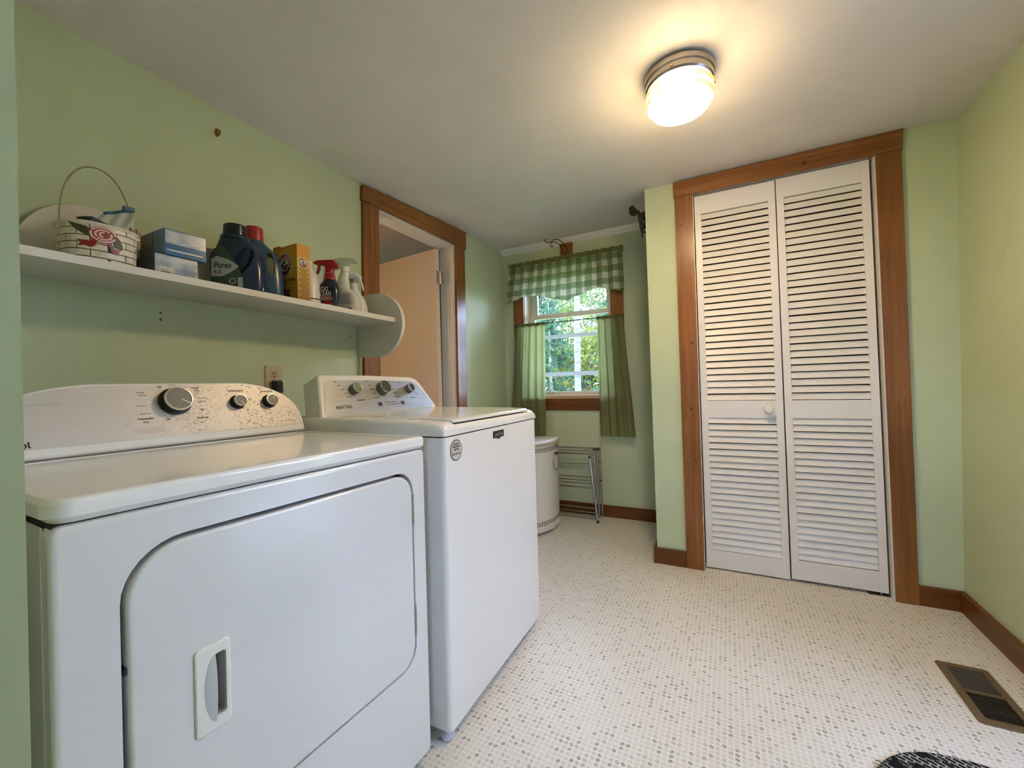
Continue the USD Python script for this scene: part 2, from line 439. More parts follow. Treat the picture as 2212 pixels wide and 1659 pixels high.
# baseboards
bb = .089
t_ = thing('baseboard_back', 'stained wood baseboard under the window', 'baseboard', kind='structure')
obj('board', box(0, 1.352, YW - T, YW, 0, bb, .002), BASE_X, t_)
t_ = thing('baseboard_closet', 'stained wood baseboard pieces beside the closet door', 'baseboard', kind='structure')
obj('board', box(1.335, 1.511, YC - T, YC, 0, bb, .002), BASE_X, t_)
obj('board', box(1.335, 1.354, YC, YW, 0, bb, .002), BASE_Y, t_)
obj('board', box(2.489, 2.648, YC - T, YC, 0, bb, .002), BASE_X, t_)
t_ = thing('baseboard_right', 'stained wood baseboard along the right wall', 'baseboard', kind='structure')
obj('board', box(2.628, 2.648, GY1 + .05, YC - T, 0, bb, .002), BASE_Y, t_)
t_ = thing('baseboard_left', 'stained wood baseboard along the left wall', 'baseboard', kind='structure')
obj('board', box(0, T, 2.42, YW - T, 0, bb, .002), BASE_Y, t_)
obj('board', box(0, T, 0, 1.42, 0, bb, .002), BASE_Y, t_)

# left door: casing, jamb, leaf standing open
t_ = thing('trim_1', 'knotty pine casing around the open left door', 'door casing', kind='structure')
obj('head_casing', quadx([(1.445, 2.155), (2.446, 2.208), (2.446, 2.080), (1.442, 2.071)], 0, .024), PINE_Y, t_)
obj('side_casing', quadx([(1.449, 2.0685), (1.562, 2.0705), (1.518, 0), (1.405, 0)], 0, T), PINE_Z, t_)
obj('side_casing', quadx([(2.318, 2.077), (2.431, 2.079), (2.394, 0), (2.290, 0)], 0, T), PINE_Z2, t_)
obj('side_jamb', box(-.125, .004, 1.536, 1.556, 0, 2.075), WHITE, t_)
obj('side_jamb', hull([(x, y, z) for x in (-.125, .004) for y, z in ((2.318, 2.075), (2.345, 2.075), (2.300, 0), (2.345, 0))]), WHITE, t_)
obj('head_jamb', box(-.125, .004, 1.55, 2.33, 2.064, 2.085), WHITE, t_)
obj('door_stop', hull([(x, y, z) for x in (-.032, -.012) for y, z in ((2.306, 2.066), (2.33, 2.066), (2.288, 0), (2.33, 0))]), WHITE, t_)
LEAF = paint('door_leaf_paint', (.80, .70, .58), .45, bump=.05, mott=.02)
door_a = math.atan2(.075, -.63)
t_ = thing('door_1', 'plain off-white door standing open into the next room', 'door', (-.095, 2.262, 0), door_a, kind='structure')
obj('leaf', box(0, .74, 0, .035, .012, 2.050, .002), LEAF, t_)
for z in (1.80, .25):
    h = obj('hinge', [tube([(-.008, -.002, z), (-.008, -.002, z + .09)], .0075, 10)], CHROME, t_)
    obj('hinge_leaf', [box(-.002, 0, .003, .03, z, z + .09), box(-.034, -.006, -.0135, -.011, z, z + .09)], STEEL, h)

# closet: casing, jambs and the louvered bifold door
t_ = thing('trim_2', 'knotty pine casing around the louvered closet door', 'door casing', kind='structure')
YF = YC - T
obj('head_casing', quady([(1.496, 2.166), (2.485, 2.172), (2.481, 2.083), (1.497, 2.084)], YF - .004, YC), PINE_X, t_)
obj('side_casing', quady([(1.502, 2.083), (1.595, 2.083), (1.603, 0), (1.512, 0)], YF, YC), PINE_Z, t_)
obj('side_casing', quady([(2.384, 2.083), (2.478, 2.083), (2.491, 0), (2.409, 0)], YF, YC), PINE_Z2, t_)
obj('side_jamb', quady([(1.578, 2.10), (1.5975, 2.10), (1.6055, 0), (1.578, 0)], YC - .012, YC + .10), WHITE, t_)
obj('side_jamb', quady([(2.3815, 2.10), (2.40, 2.10), (2.42, 0), (2.4035, 0)], YC - .012, YC + .10), WHITE, t_)
obj('head_jamb', box(1.59, 2.395, YC - .012, YC + .10, 2.092, 2.11), WHITE, t_)
obj('track', box(1.60, 2.385, YC + .03, YC + .06, 2.080, 2.092), STEEL, t_)

KNOT = pm('pine_knot', (.035, .012, .005), .45)
for x, z, r in ((1.533, 1.921, .006), (1.572, 1.259, .008), (1.560, .891, .008), (1.551, .911, .004), (1.574, .606, .006), (2.109, 2.115, .011), (2.134, 2.138, .005)):
    yk = YF - (.004 if z > 2.085 else 0)
    obj('knot', put(plate(sup(r, r * .8, 2, 14), -.002, .0003), frame((x, yk, z), (1, 0, 0), (0, 0, 1))), KNOT, t_)

DYF = 2.368                                    # front face of the bifold leaves
t_ = thing('door_2', 'white louvered bifold closet door with a round knob', 'closet door', kind='structure')
def bifold(x0t, x1t, x0b, x1b, zb, zt, knob):
    X = lambda u, z: (x0b + (x0t - x0b) * (z - zb) / (zt - zb)) * (1 - u) + (x1b + (x1t - x1b) * (z - zb) / (zt - zb)) * u
    W = x1b - x0b
    s = .033 / W
    st = [quady([(X(u0, zt), zt), (X(u1, zt), zt), (X(u1, zb), zb), (X(u0, zb), zb)], DYF, DYF + .028) for u0, u1 in ((0, s), (1 - s, 1))]
    rails = []
    for z0, z1 in ((zb, zb + .099), (.842, .935), (zt - .100, zt)):
        rails.append(quady([(X(s, z1), z1), (X(1 - s, z1), z1), (X(1 - s, z0), z0), (X(s, z0), z0)], DYF + .002, DYF + .026))
    leaf = obj('leaf', st + rails, WHITE_DOOR, t_)
    for z0, z1, n in ((zb + .099, .842, 21), (.935, zt - .100, 29)):
        p = (z1 - z0) / n
        for i in range(n):
            zc = z0 + (i + .5) * p
            jit = RNG.uniform(-.0008, .0008)
            a, b = X(s, zc), X(1 - s, zc)
            # front edge low, back edge high
            pr = [(DYF + .002, zc - p * .41 + jit), (DYF + .007, zc - p * .41 + jit), (DYF + .018, zc + p * .44 + jit), (DYF + .013, zc + p * .44 + jit)]
            obj('slat', hull([(x, y, z) for x in (a - .003, b + .003) for y, z in pr]), WHITE_DOOR, leaf, smooth=False)
    if knob:
        k = lathe([(.0001, 0), (.012, 0), (.0115, .010), (.015, .016), (.0225, .022), (.0245, .030), (.0225, .037), (.015, .043), (.0001, .045)], 28)
        obj('knob', put(k, frame((1.930, DYF + .002, .889), (1, 0, 0), (0, 0, 1))), WHITE_PLASTIC, leaf)
    return leaf
bifold(1.6015, 1.986, 1.612, 2.004, .009, 2.080, True)
bifold(1.9905, 2.3705, 2.0105, 2.396, .015, 2.084, False)
obj('pivot', [rod((2.372, 2.385, 0), (2.372, 2.385, .03), .004), box(2.32, 2.40, 2.36, 2.39, 0, .003)], STEEL, t_)

# the window
t_ = thing('window_1', 'white double-hung window in a pine casing', 'window', kind='structure')
obj('side_casing', box(.101, .196, YW - T, YW, .93, 2.08, .002), PINE_Z, t_)
obj('side_casing', box(.945, 1.045, YW - T, YW, .93, 2.08, .002), PINE_Z2, t_)
obj('head_casing', box(.101, 1.045, YW - T - .003, YW, 1.985, 2.082, .002), PINE_X, t_)
obj('apron', box(.101, 1.045, YW - T, YW, .835, .930, .002), BASE_X, t_)
obj('stool', box(.19, .95, YW - .022, YW + .16, .930, .958, .003), pm('sill_wood', (.50, .36, .20), .4), t_)
obj('jamb', [box(.185, .2, YW, YW + .2, .95, 1.99), box(.942, .957, YW, YW + .2, .95, 1.99), box(.19, .95, YW, YW + .2, 1.975, 1.99)], pm('jamb_wood', (.62, .50, .34), .45), t_)
def sash(y, x0, x1, z0, z1, w, wt, wb, mat, th=.03):
    h = obj('sash', [box(x0, x0 + w, y, y + th, z0, z1, .002), box(x1 - w, x1, y, y + th, z0, z1, .002), box(x0 + w, x1 - w, y, y + th, z0, z0 + wb, .002), box(x0 + w, x1 - w, y, y + th, z1 - wt, z1, .002)], mat, t_)
    obj('pane', box(x0 + w - .004, x1 - w + .004, y + th / 2 - .0015, y + th / 2 + .0015, z0 + wb - .004, z1 - wt + .004), GLASS, h)
    return h
VINYL = pm('window_white', (.76, .74, .70), .35)
sash(YW + .10, .20, .942, .958, 1.652, .045, .032, .03, VINYL)
sash(YW + .133, .20, .942, 1.635, 1.975, .062, .04, .03, VINYL)
STORM = pm('storm_aluminium', (.36, .37, .38), .4)
obj('storm_rail', [box(.20, .942, YW + .168, YW + .182, 1.452, 1.483), box(.20, .942, YW + .168, YW + .182, 1.122, 1.157), box(.2, .222, YW + .168, YW + .182, .95, 1.98), box(.92, .942, YW + .168, YW + .182, .95, 1.98)], STORM, t_)
obj('latch', tube([(.365, YW + .098, .975), (.365, YW + .094, 1.0), (.395, YW + .094, 1.0), (.395, YW + .098, .975)], .003, 6), BLACK, t_)

# out-of-view glazed door, placed to bring daylight in from the right
t_ = thing('door_3', 'unseen white glazed door in the right wall, placed to light the washer and floor', 'door', kind='structure')
obj('door_frame', [box(2.69, 2.73, GY0 + .02, GY0 + .08, .02, 2.03), box(2.69, 2.73, GY1 - .08, GY1 - .02, .02, 2.03), box(2.69, 2.73, GY0 + .08, GY1 - .08, .02, .12), box(2.69, 2.73, GY0 + .08, GY1 - .08, 1.96, 2.03)], WHITE, t_)
obj('pane', box(2.708, 2.712, GY0 + .075, GY1 - .075, .115, 1.965), GLASS, t_)
obj('jamb', [box(2.655, 2.80, GY0, GY0 + .02, 0, GZ1), box(2.655, 2.80, GY1 - .02, GY1, 0, GZ1), box(2.655, 2.80, GY0, GY1, GZ1 - .02, GZ1)], WHITE, t_)
obj('handle', [rod((2.69, GY0 + .055, 1.0), (2.64, GY0 + .055, 1.0), .008), rod((2.645, GY0 + .055, 1.0), (2.645, GY0 + .16, 1.0), .008)], BRASS, t_)

t_ = thing('window_2', 'unseen white window behind the camera, placed to light the closet side', 'window', kind='structure')
obj('sash', [box(EX0, EX0 + .05, VY0 - .09, VY0 - .05, EZ0, EZ1), box(EX1 - .05, EX1, VY0 - .09, VY0 - .05, EZ0, EZ1), box(EX0 + .05, EX1 - .05, VY0 - .09, VY0 - .05, EZ0, EZ0 + .05), box(EX0 + .05, EX1 - .05, VY0 - .09, VY0 - .05, EZ1 - .05, EZ1)], WHITE, t_)
obj('pane', box(EX0 + .045, EX1 - .045, VY0 - .072, VY0 - .068, EZ0 + .045, EZ1 - .045), GLASS, t_)

# ------------------------------------------------------------------ ceiling lamp
def ribbed_glow():
    """Lit pressed glass: emission fades towards the top, dimming the ceiling beside it."""
    return usdkit.material(stage, L('lit_ribbed_glass'), {
        'tc': ('texture_coordinate', {}), 'sp': ('separate_xyz', {}), 'mr': ('map_range', dict(from_min=-.135, from_max=-.06, to_min=1.55 * LAMP_STRENGTH, to_max=.10 * LAMP_STRENGTH, clamp=True)),
        'e': ('emission', dict(color=(1.0, .715, .385)))}, [('tc.object', 'sp.vector'), ('sp.z', 'mr.value'), ('mr.result', 'e.strength')], surface='e.emission')

GLOW = ribbed_glow()
GLOW_BAND = usdkit.material(stage, L('lit_prism_band'), {'e': ('emission', dict(color=(1.0, .56, .18), strength=.9)), 'g': ('glossy_bsdf', dict(color=(.5, .4, .25), roughness=.2)), 'a': ('add_closure', {})},
                            [('e.emission', 'a.closure1'), ('g.BSDF', 'a.closure2')], surface='a.closure')
LX, LY, LZ = 1.613, 1.448, 2.168
t_ = thing('ceiling_light', 'lit ribbed glass ceiling light with a metal ring base', 'ceiling light', (LX, LY, LZ))
NICKEL = pm('lamp_nickel', (.40, .37, .33), .25, 1.0)
obj('base_ring', lathe([(.0001, -.001), (.113, -.001), (.1205, -.004), (.1205, -.009), (.1195, -.020), (.1145, -.023), (.1145, -.027), (.117, -.029), (.1155, -.042), (.110, -.048), (.105, -.048), (.0001, -.046)][::-1], 64), NICKEL, t_)
prof = [(.0001, -.141), (.05, -.140), (.078, -.136), (.096, -.128), (.106, -.115), (.1115, -.100), (.1145, -.085), (.1152, -.066), (.112, -.050), (.107, -.044), (.0001, -.042)]
shade = obj('glass_shade', lathe(prof, 64), GLOW, t_, smooth=60)
for a0 in (218, 330, 38, 150):
    for zb, zt, rr in ((-.080, -.062, .1152), (-.108, -.092, .1132)):
        ribs = []
        for k in range(20):
            a = math.radians(a0 + (k - 10) * 2.6)
            c, s = math.cos(a), math.sin(a)
            ribs.append(rod((rr * c, rr * s, zb), ((rr + .001) * c, (rr + .001) * s, zt), .0018, 5))
        obj('prism_band', ribs, GLOW_BAND, shade)
for a in (.4, 2.5, 4.6):
    obj('screw', rod((.110 * math.cos(a), .110 * math.sin(a), -.036), (.128 * math.cos(a), .128 * math.sin(a), -.036), .003, 8), BRASS, t_)

# ------------------------------------------------------------------ dryer
DRY = thing('dryer', 'white front-loading dryer with a grey-specked control panel, nearest the camera', 'dryer', (.950, 0, 0), -.0314)
W, D = .737, .70
shell = [box(-D, -.03, 0.0, .003, .03, .875), box(-D, -.03, W - .003, W, .03, .875), box(-D, -.03, .002, W - .002, .03, .05), box(-D, -D + .003, .002, W - .002, .03, .875), box(-.05, -.030, .004, W - .004, .04, .870)]
obj('cabinet', shell, DRYER_ENAMEL, DRY)
# front panel, local frame: u = +y, v = +z, normal +x
FR = frame((0, 0, 0), (0, 1, 0), (0, 0, 1))
dy0, dy1, dz0, dz1 = .078, .681, .304, .818
dout = rrect(dy0, dy1, dz0, dz1, (.05, .055, .055, .075), 8)
fp = rrect(.001, W - .001, .03, .8772, .014, 4)
front = plate(fp, -.034, 0, .008, 4)
cut = plate(rrect(dy0 - .007, dy1 + .005, dz0 - .003, dz1 + .008, (.052, .056, .058, .082), 8), -.05, .02)
obj('front_panel', put(sub(front, cut), FR), DRYER_ENAMEL, DRY)
doorm = plate(dout, -.028, .002, .006, 4)
hy0, hy1, hz0, hz1 = .160, .2155, .482, .628
doorm = sub(doorm, plate(rrect(hy0 + .003, hy1 - .003, hz0 + .003, hz1 - .003, .006, 4), -.06, .05))
dr = obj('door', put(doorm, FR), DRYER_ENAMEL, DRY)
bez = plate(rrect(hy0, hy1, hz0, hz1, .008, 5), -.002, .0055, .003, 3)
pocket = plate(rrect(.1895, hy1 - .008, hz0 + .022, hz1 - .019, .004, 3), -.05, .05)
bez = sub(bez, pocket)
hd = obj('handle', put(bez, FR), WHITE_PLASTIC, dr)
hp = rrect(.1895, hy1 - .008, hz0 + .022, hz1 - .019, .004, 3)
well = [put(box(.187, .1895, hz0 + .02, hz1 - .017, -.03, 0), FR), put(box(hy1 - .008, hy1 - .0055, hz0 + .02, hz1 - .017, -.03, 0), FR), put(box(.187, hy1 - .006, hz0 + .0195, hz0 + .022, -.03, 0), FR),
        put(box(.187, hy1 - .006, hz1 - .019, hz1 - .0165, -.03, 0), FR), put(box(.187, hy1 - .006, hz0 + .02, hz1 - .017, -.033, -.03), FR)]
obj('handle_pocket', well, pm('handle_grey_plastic', (.50, .50, .47), .35), hd)
gz0, gz1 = hz0 + .014, hz1 - .018
grip = []
for i in range(17):
    t = i / 16
    z = gz0 + (gz1 - gz0) * t
    w = .0035 + .0155 * math.sin(PI * t) ** .55
    hgt = .0012 + .0065 * math.sin(PI * t) ** .6
    grip.append([(.1905 - w * s, z, .0045 + hgt * (1 - s) ** .8) for s in np.linspace(0, 1, 7)] + [(.1905 - w, z, .003), (.1905, z, .003)])
obj('grip', put(rings_mesh(grip), FR), pm('handle_scoop_plastic', (.62, .63, .63), .3), hd, smooth=45)
for hz in (.679, .379):
    hg = obj('hinge', [put(rod((dy1 + .0015, hz + k * .0132, .001), (dy1 + .0015, hz + k * .0132 + .0125, .001), .0036, 8), FR) for k in range(6)], STEEL, DRY)
    obj('pin', put(rod((dy1 + .0015, hz + .079, .001), (dy1 + .0015, hz + .081, .001), .0046, 8), FR), CHROME, hg)
obj('door_catch', put(box(.0745, .079, .640, .650, -.02, -.002), FR), BLACK, DRY)
obj('gap_shade', [put(box(.06, .70, .29, .84, -.0305, -.0295), FR), box(-.1, -.012, .006, W - .006, .872, .879)], DARK, DRY)  # black sheets stand in for shade in the door and lid gaps
# lid
lid = plate(rrect(-D + .02, .003, -.002, W + .002, (.01, .03, .014, .01), 6), .8795, .9135, .009, 4, back=True)
lidm = sub(lid, plate(rrect(-.52, -.022, .03, W - .03, .03, 6), .9117, .93))
obj('lid', lidm, ENAMEL_TOP, DRY, smooth=40)
# console: frame leaning back
tilt = math.radians(19)
CF = frame((-.528, 0, .9150), (0, 1, 0), (-math.sin(tilt), 0, math.cos(tilt)))
H = .178
def arch(inset, w0=0.0, w1=W, h0=.004, h1=H):
    o = [(w0 + inset, h0 + inset), (w1 - inset, h0 + inset)]
    for t in np.linspace(0, PI / 2, 18):
        o.append((w1 - inset - (.20 - inset) * (1 - math.cos(t)), h0 + .028 + (h1 - inset - h0 - .028) * math.sin(t) ** .86))
    for t in np.linspace(PI / 2, 0, 18)[1:]:
        o.append((w0 + inset + (.24 - inset) * (1 - math.cos(t)), h0 + .028 + (h1 - inset - h0 - .028) * math.sin(t) ** .86))
    return np.array(o)
con = obj('control_console', put(plate(arch(0), -.115, 0, .006, 3), CF), WHITE_PLASTIC, DRY, smooth=35)

def console_silver():
    """Warm silver print with a scatter of dark specks over the right part and a smudge."""
    return usdkit.material(stage, L('specked_console'), {
        'tc': ('texture_coordinate', {}), 'sp': ('separate_xyz', {}),
        'v': ('noise_texture', dict(scale=150, detail=3, roughness=.6, distortion=.6)), 'mpv': ('mapping', dict(scale=(1, .8, 1.5))),
        'vr': ('rgb_ramp', dict(ramp=[(.535, (0, 0, 0)), (.63, (1, 1, 1))])),
        'msk': ('map_range', dict(from_min=.30, from_max=.45, to_min=0, to_max=1, clamp=True)),
        'nz': ('noise_texture', dict(scale=9, detail=3)), 'nr': ('map_range', dict(from_min=.34, from_max=.58, to_min=.12, to_max=1, clamp=True)),
        'm1': ('math', dict(math_type='multiply')), 'm2': ('math', dict(math_type='multiply')),
        'sm': ('noise_texture', dict(scale=1.0, detail=3)), 'smp': ('mapping', dict(scale=(8, 7, 46), location=(0, .35, .1))), 'smr': ('rgb_ramp', dict(ramp=[(.62, (0, 0, 0)), (.78, (.55, .55, .55))])),
        'lf': ('map_range', dict(from_min=.40, from_max=.33, to_min=0, to_max=1, clamp=True)), 'm3': ('math', dict(math_type='multiply')),
        'fine': ('noise_texture', dict(scale=420, detail=2)), 'fr': ('rgb_ramp', dict(ramp=[(.3, (.50, .46, .41)), (.7, (.58, .54, .49))])),
        'c1': ('mix_color', dict(b=(.16, .14, .115))), 'c2': ('mix_color', dict(b=(.15, .13, .10))),
        'p': ('principled_bsdf', dict(roughness=.42, metallic=.25))},
        [('tc.object', 'sp.vector'), ('tc.object', 'mpv.vector'), ('mpv.vector', 'v.vector'), ('v.fac', 'vr.fac'), ('sp.y', 'msk.value'), ('tc.object', 'nz.vector'), ('nz.fac', 'nr.value'),
         ('vr.color', 'm1.value1'), ('msk.result', 'm1.value2'), ('m1.value', 'm2.value1'), ('nr.result', 'm2.value2'), ('tc.object', 'smp.vector'), ('smp.vector', 'sm.vector'), ('sm.fac', 'smr.fac'),
         ('sp.y', 'lf.value'), ('smr.color', 'm3.value1'), ('lf.result', 'm3.value2'), ('tc.object', 'fine.vector'), ('fine.fac', 'fr.fac'),
         ('fr.color', 'c1.a'), ('m3.value', 'c1.fac'), ('c1.result', 'c2.a'), ('m2.value', 'c2.fac'), ('c2.result', 'p.base_color')], surface='p.BSDF')

obj('control_panel', put(plate(arch(.008, h0=.018), .0, .0012), CF), console_silver(), con)

def knob(parent, cf, u, v, R, h, skirt, ang, face, name='knob'):
    """Dial: dark body, bright rim, face disc and pointer."""
    k = obj(name, put(move(lathe([(.0001, 0), (R * skirt, 0), (R * skirt, .002), (R * .99, .0035), (R * .95, h), (.0001, h)], 40), u, v, .001), cf), BLACK, parent)
    obj('rim', put(move(lathe([(R * .95, h - .004), (R, h - .003), (R, h), (R * .95, h + .0015), (R * .88, h + .0016), (R * .88, h - .004)], 40), u, v, .001), cf), CHROME, k)
    obj('face', put(move(lathe([(.0001, h - .001), (R * .88, h - .001), (R * .88, h + .0006), (.0001, h + .0006)], 40), u, v, .001), cf), face, k)
    c, s = math.cos(ang), math.sin(ang)
    obj('pointer', put(move(rot(box(R * .18, R * .93, -R * .035, R * .035, h, h + .0016), ang, (0, 0, 1)), u, v, .001), cf), WHITE_PLASTIC, k)
    return k
KF = pm('knob_grey_face', (.17, .16, .135), .45)
knob(con, CF, .375, .122, .0335, .027, 1.16, math.radians(-32), KF)
knob(con, CF, .535, .112, .0185, .022, 1.2, math.radians(-72), KF)
knob(con, CF, .632, .110, .0185, .022, 1.2, math.radians(52), KF)
def words(parent, cf, items, mat=INK, z=.0013, name='lettering'):
    obj(name, [put(move(text(s, h, b, .0003, center=True), u, v, z), cf) for s, u, v, h, b in items], mat, parent, smooth=False)
words(con, CF, [('Automatic', .305, .076, .0052, True), ('Dry', .305, .067, .0052, True), ('Timed', .428, .158, .0052, True), ('Dry', .432, .150, .0052, True), ('Fluff Air', .435, .068, .0055, True), ('Off', .436, .092, .0048, True), ('Off', .352, .070, .0048, True), ('Off', .345, .162, .0048, True),
                ('Temperature', .535, .147, .0055, True), ('Cycle Signal', .630, .143, .0050, True)])
words(con, CF, [('More Dry', .306, .090, .0036, False), ('Less Dry', .300, .112, .0036, False), ('Wrinkle', .302, .148, .0036, False), ('Sensing', .306, .141, .0036, False), ('Less Dry', .375, .168, .0034, False), ('High', .574, .118, .0034, False), ('Low', .560, .084, .0034, False), ('On', .668, .118, .0034, False), ('Delicate', .442, .118, .0034, False), ('Heavy', .440, .127, .0034, False)], INK_GREY)
words(con, CF, [('Whirlpool', .060, .030, .0135, True)])
for u, v in ((.05, .05), (W - .05, .05), (.05, D - .05), (W - .05, D - .05)):
    obj('leveling_foot', move(lathe([(.0001, 0), (.017, 0), (.018, .004), (.012, .008), (.007, .010), (.007, .035), (.0001, .035)], 20), -v, u, 0), WHITE_PLASTIC, DRY)

# ------------------------------------------------------------------ washer
WSH = thing('washer', 'white top-loading washing machine with a silver control panel', 'washing machine', (.9965, .797, 0), .026)
W2, D2 = .6985, .70
body = plate(rrect(-D2, 0, 0, W2, (.005, .018, .012, .005), 6), .033, .900, .003, 2)
obj('cabinet', body, ENAMEL, WSH, smooth=40)
obj('gap_shade', plate(rrect(-D2 + .004, -.004, .004, W2 - .004, (.005, .016, .012, .005), 5), .899, .9035), DARK, WSH)  # black layer stands in for shade under the top deck
# moulded top deck with side shoulders
def deck_ring(x, zt, r):
    y0, y1 = -.001, W2 + .001
    pts = [(x, y0, .9035), (x, y1, .9035), (x, y1, zt - r)]
    for t in np.linspace(0, PI / 2, 6):
        pts.append((x, y1 - r * (1 - math.cos(t)), zt - r + r * math.sin(t)))
    for t in np.linspace(PI / 2, 0, 6):
        pts.append((x, y0 + r * (1 - math.cos(t)), zt - r + r * math.sin(t)))
    return pts
xs = [.002, -.001, -.006, -.016, -.03, -.06, -.15, -.30, -.45, -.56, -.69]
zs = [.922, .930, .9355, .9405, .9435, .946, .950, .953, .955, .956, .956]
deck = rings_mesh([deck_ring(x, z, min(.026, z - .9045)) for x, z in zip(xs[::-1], zs[::-1])])
deck = sub(deck, box(-.50, .02, .062, W2 - .062, .934, .97))
obj('top_deck', deck, ENAMEL_TOP, WSH, smooth=40)
lidrings = []
for x, z0, z1 in ((-.50, .944, .9565), (-.40, .944, .9570), (-.25, .943, .9565), (-.10, .9405, .9545), (-.03, .939, .952), (-.012, .9385, .9495), (-.007, .939, .946)):
    y0, y1 = .066, W2 - .066
    lidrings.append([(x, y0, z0), (x, y1, z0), (x, y1, z1 - .004), (x, y1 - .004, z1), (x, y0 + .004, z1), (x, y0, z1 - .004)])
obj('lid', rings_mesh(lidrings), ENAMEL_TOP, WSH, smooth=40)
obj('lid_gap_shade', box(-.49, -.03, .064, W2 - .064, .9345, .9375), DARK, WSH)  # black slab stands in for shade beneath the lid
tilt2 = math.radians(24)
CW = frame((-.522, 0, .938), (0, 1, 0), (-math.sin(tilt2), 0, math.cos(tilt2)))
def trap(i, r):
    b0, b1, t0, t1, h0, h1 = .004 + i, W2 - .004 - i, .046 + i * .8, W2 - .050 - i * .8, .0 + i, .190 - i * .9
    P = sg.Polygon([(b0, h0), (b1, h0), (t1 + .0, h1), (t0, h1)]).buffer(-r).buffer(r, quad_segs=6)
    return np.array(P.exterior.coords)[:-1][::-1] if not sg.LinearRing(P.exterior).is_ccw else np.array(P.exterior.coords)[:-1]
def trap2(i):
    """Console outline: left top corner tight, right top corner wide."""
    b0, b1, h0, h1 = .003 + i, W2 - .003 - i, .0 + i * .8, .190 - i
    base = sg.Polygon([(b0, h0), (b1, h0), (b1 - .002, h0 + .035), (W2 - .060 - i * .55, h1 - .040), (W2 - .082 - i * .5, h1 - .016), (W2 - .115 - i * .4, h1 - .006), (W2 * .45, h1), (.062 + i * .9, h1), (b0 + .022, h0 + .05), (b0 + .012, h0 + .010)])
    P = base.buffer(-.016).buffer(.016, quad_segs=8)
    return np.array(sg.polygon.orient(P).exterior.coords)[:-1]
con2 = obj('control_console', put(plate(trap2(0), -.085, 0, .010, 4), CW), WHITE_PLASTIC, WSH, smooth=35)
SILVER = usdkit.material(stage, L('brushed_panel'), {'tc': ('texture_coordinate', {}), 'mp': ('mapping', dict(scale=(60, 6, 420))), 'n': ('noise_texture', dict(scale=1.0, detail=3)), 'r': ('rgb_ramp', dict(ramp=[(.3, (.42, .43, .44)), (.7, (.50, .51, .52))])),
    'p': ('principled_bsdf', dict(roughness=.36, metallic=.75))}, [('tc.object', 'mp.vector'), ('mp.vector', 'n.vector'), ('n.fac', 'r.fac'), ('r.color', 'p.base_color')], surface='p.BSDF')
pw = trap2(.026)
obj('control_panel', put(plate(pw, 0, .0012), CW), SILVER, con2)
ring_o, ring_i = sg.Polygon(trap2(.0245)), sg.Polygon(trap2(.0265))
obj('panel_rim', put(extrude(ring_o.difference(ring_i), .0016), CW), WHITE_PLASTIC, con2)
def wknob(u, v, R, h):
    k = obj('knob', put(move(lathe([(.0001, 0), (R * 1.02, 0), (R * 1.02, .003), (R, h - .003), (R * .93, h), (.0001, h)], 36), u, v, .001), CW), pm('knob_dark_grey', (.16, .17, .16), .3, .6) if 'wk' not in USED else '/World/Looks/knob_dark_grey', con2)
    USED['wk'] = 1
    obj('face', put(move(lathe([(.0001, h), (R * .9, h), (R * .88, h + .001), (.0001, h + .0006)], 36), u, v, .001), CW), STEEL, k)
    obj('rim', put(move(lathe([(R * .91, h - .0015), (R * .99, h - .003), (R * 1.0, h - .001), (R * .93, h + .0012), (R * .9, h + .001)], 36), u, v, .001), CW), CHROME, k)
wknob(.205, .122, .0215, .026)
wknob(.362, .122, .0290, .028)
wknob(.530, .117, .0200, .026)
words(con2, CW, [('MAYTAG', .130, .045, .0125, True)])
words(con2, CW, [('Temperature', .225, .074, .005, True), ('Soil Level', .545, .073, .005, True)])
side = []
for i, s in enumerate(('Hot', 'Warm', 'Cool', 'Colors', 'Tap Cold')):
    side.append((s, .130 + .010 * i, .156 - .0165 * i, .0042, True))
for i, s in enumerate(('Normal', 'Bulky', 'Whites', 'Delicates', 'Drain Spin')):
    side.append((s, .290 + .007 * i, .158 - .019 * i, .0042, True))
for i, s in enumerate(('Heavy', 'Rinse', 'Colors', 'Wrinkle', 'Power Wash')):
    side.append((s, .420 + .006 * i, .156 - .019 * i, .0042, True))
side += [('Auto', .485, .150, .0042, True), ('Light', .575, .100, .0042, True), ('Heavy', .580, .090, .0042, True)]
words(con2, CW, side, INK_GREY)
for u in (.322, .462):
    obj('button', put(move(plate(rrect(-.008, .008, -.0075, .0075, .001, 2), 0, .003, .0008, 2), u, .053, .001), CW), BLACK, con2)
obj('status_lights', [put(move(box(-.0022, .0022, -.0015, .0015, 0, .0012), .362 + .0145 * k, .049, .001), CW) for k in range(6)], INK, con2)
obj('status_marks', [put(move(box(-.004, .004, -.001, .001, 0, .0012), .352 + .0150 * k, .060, .001), CW) for k in range(6)], INK_GREY, con2)
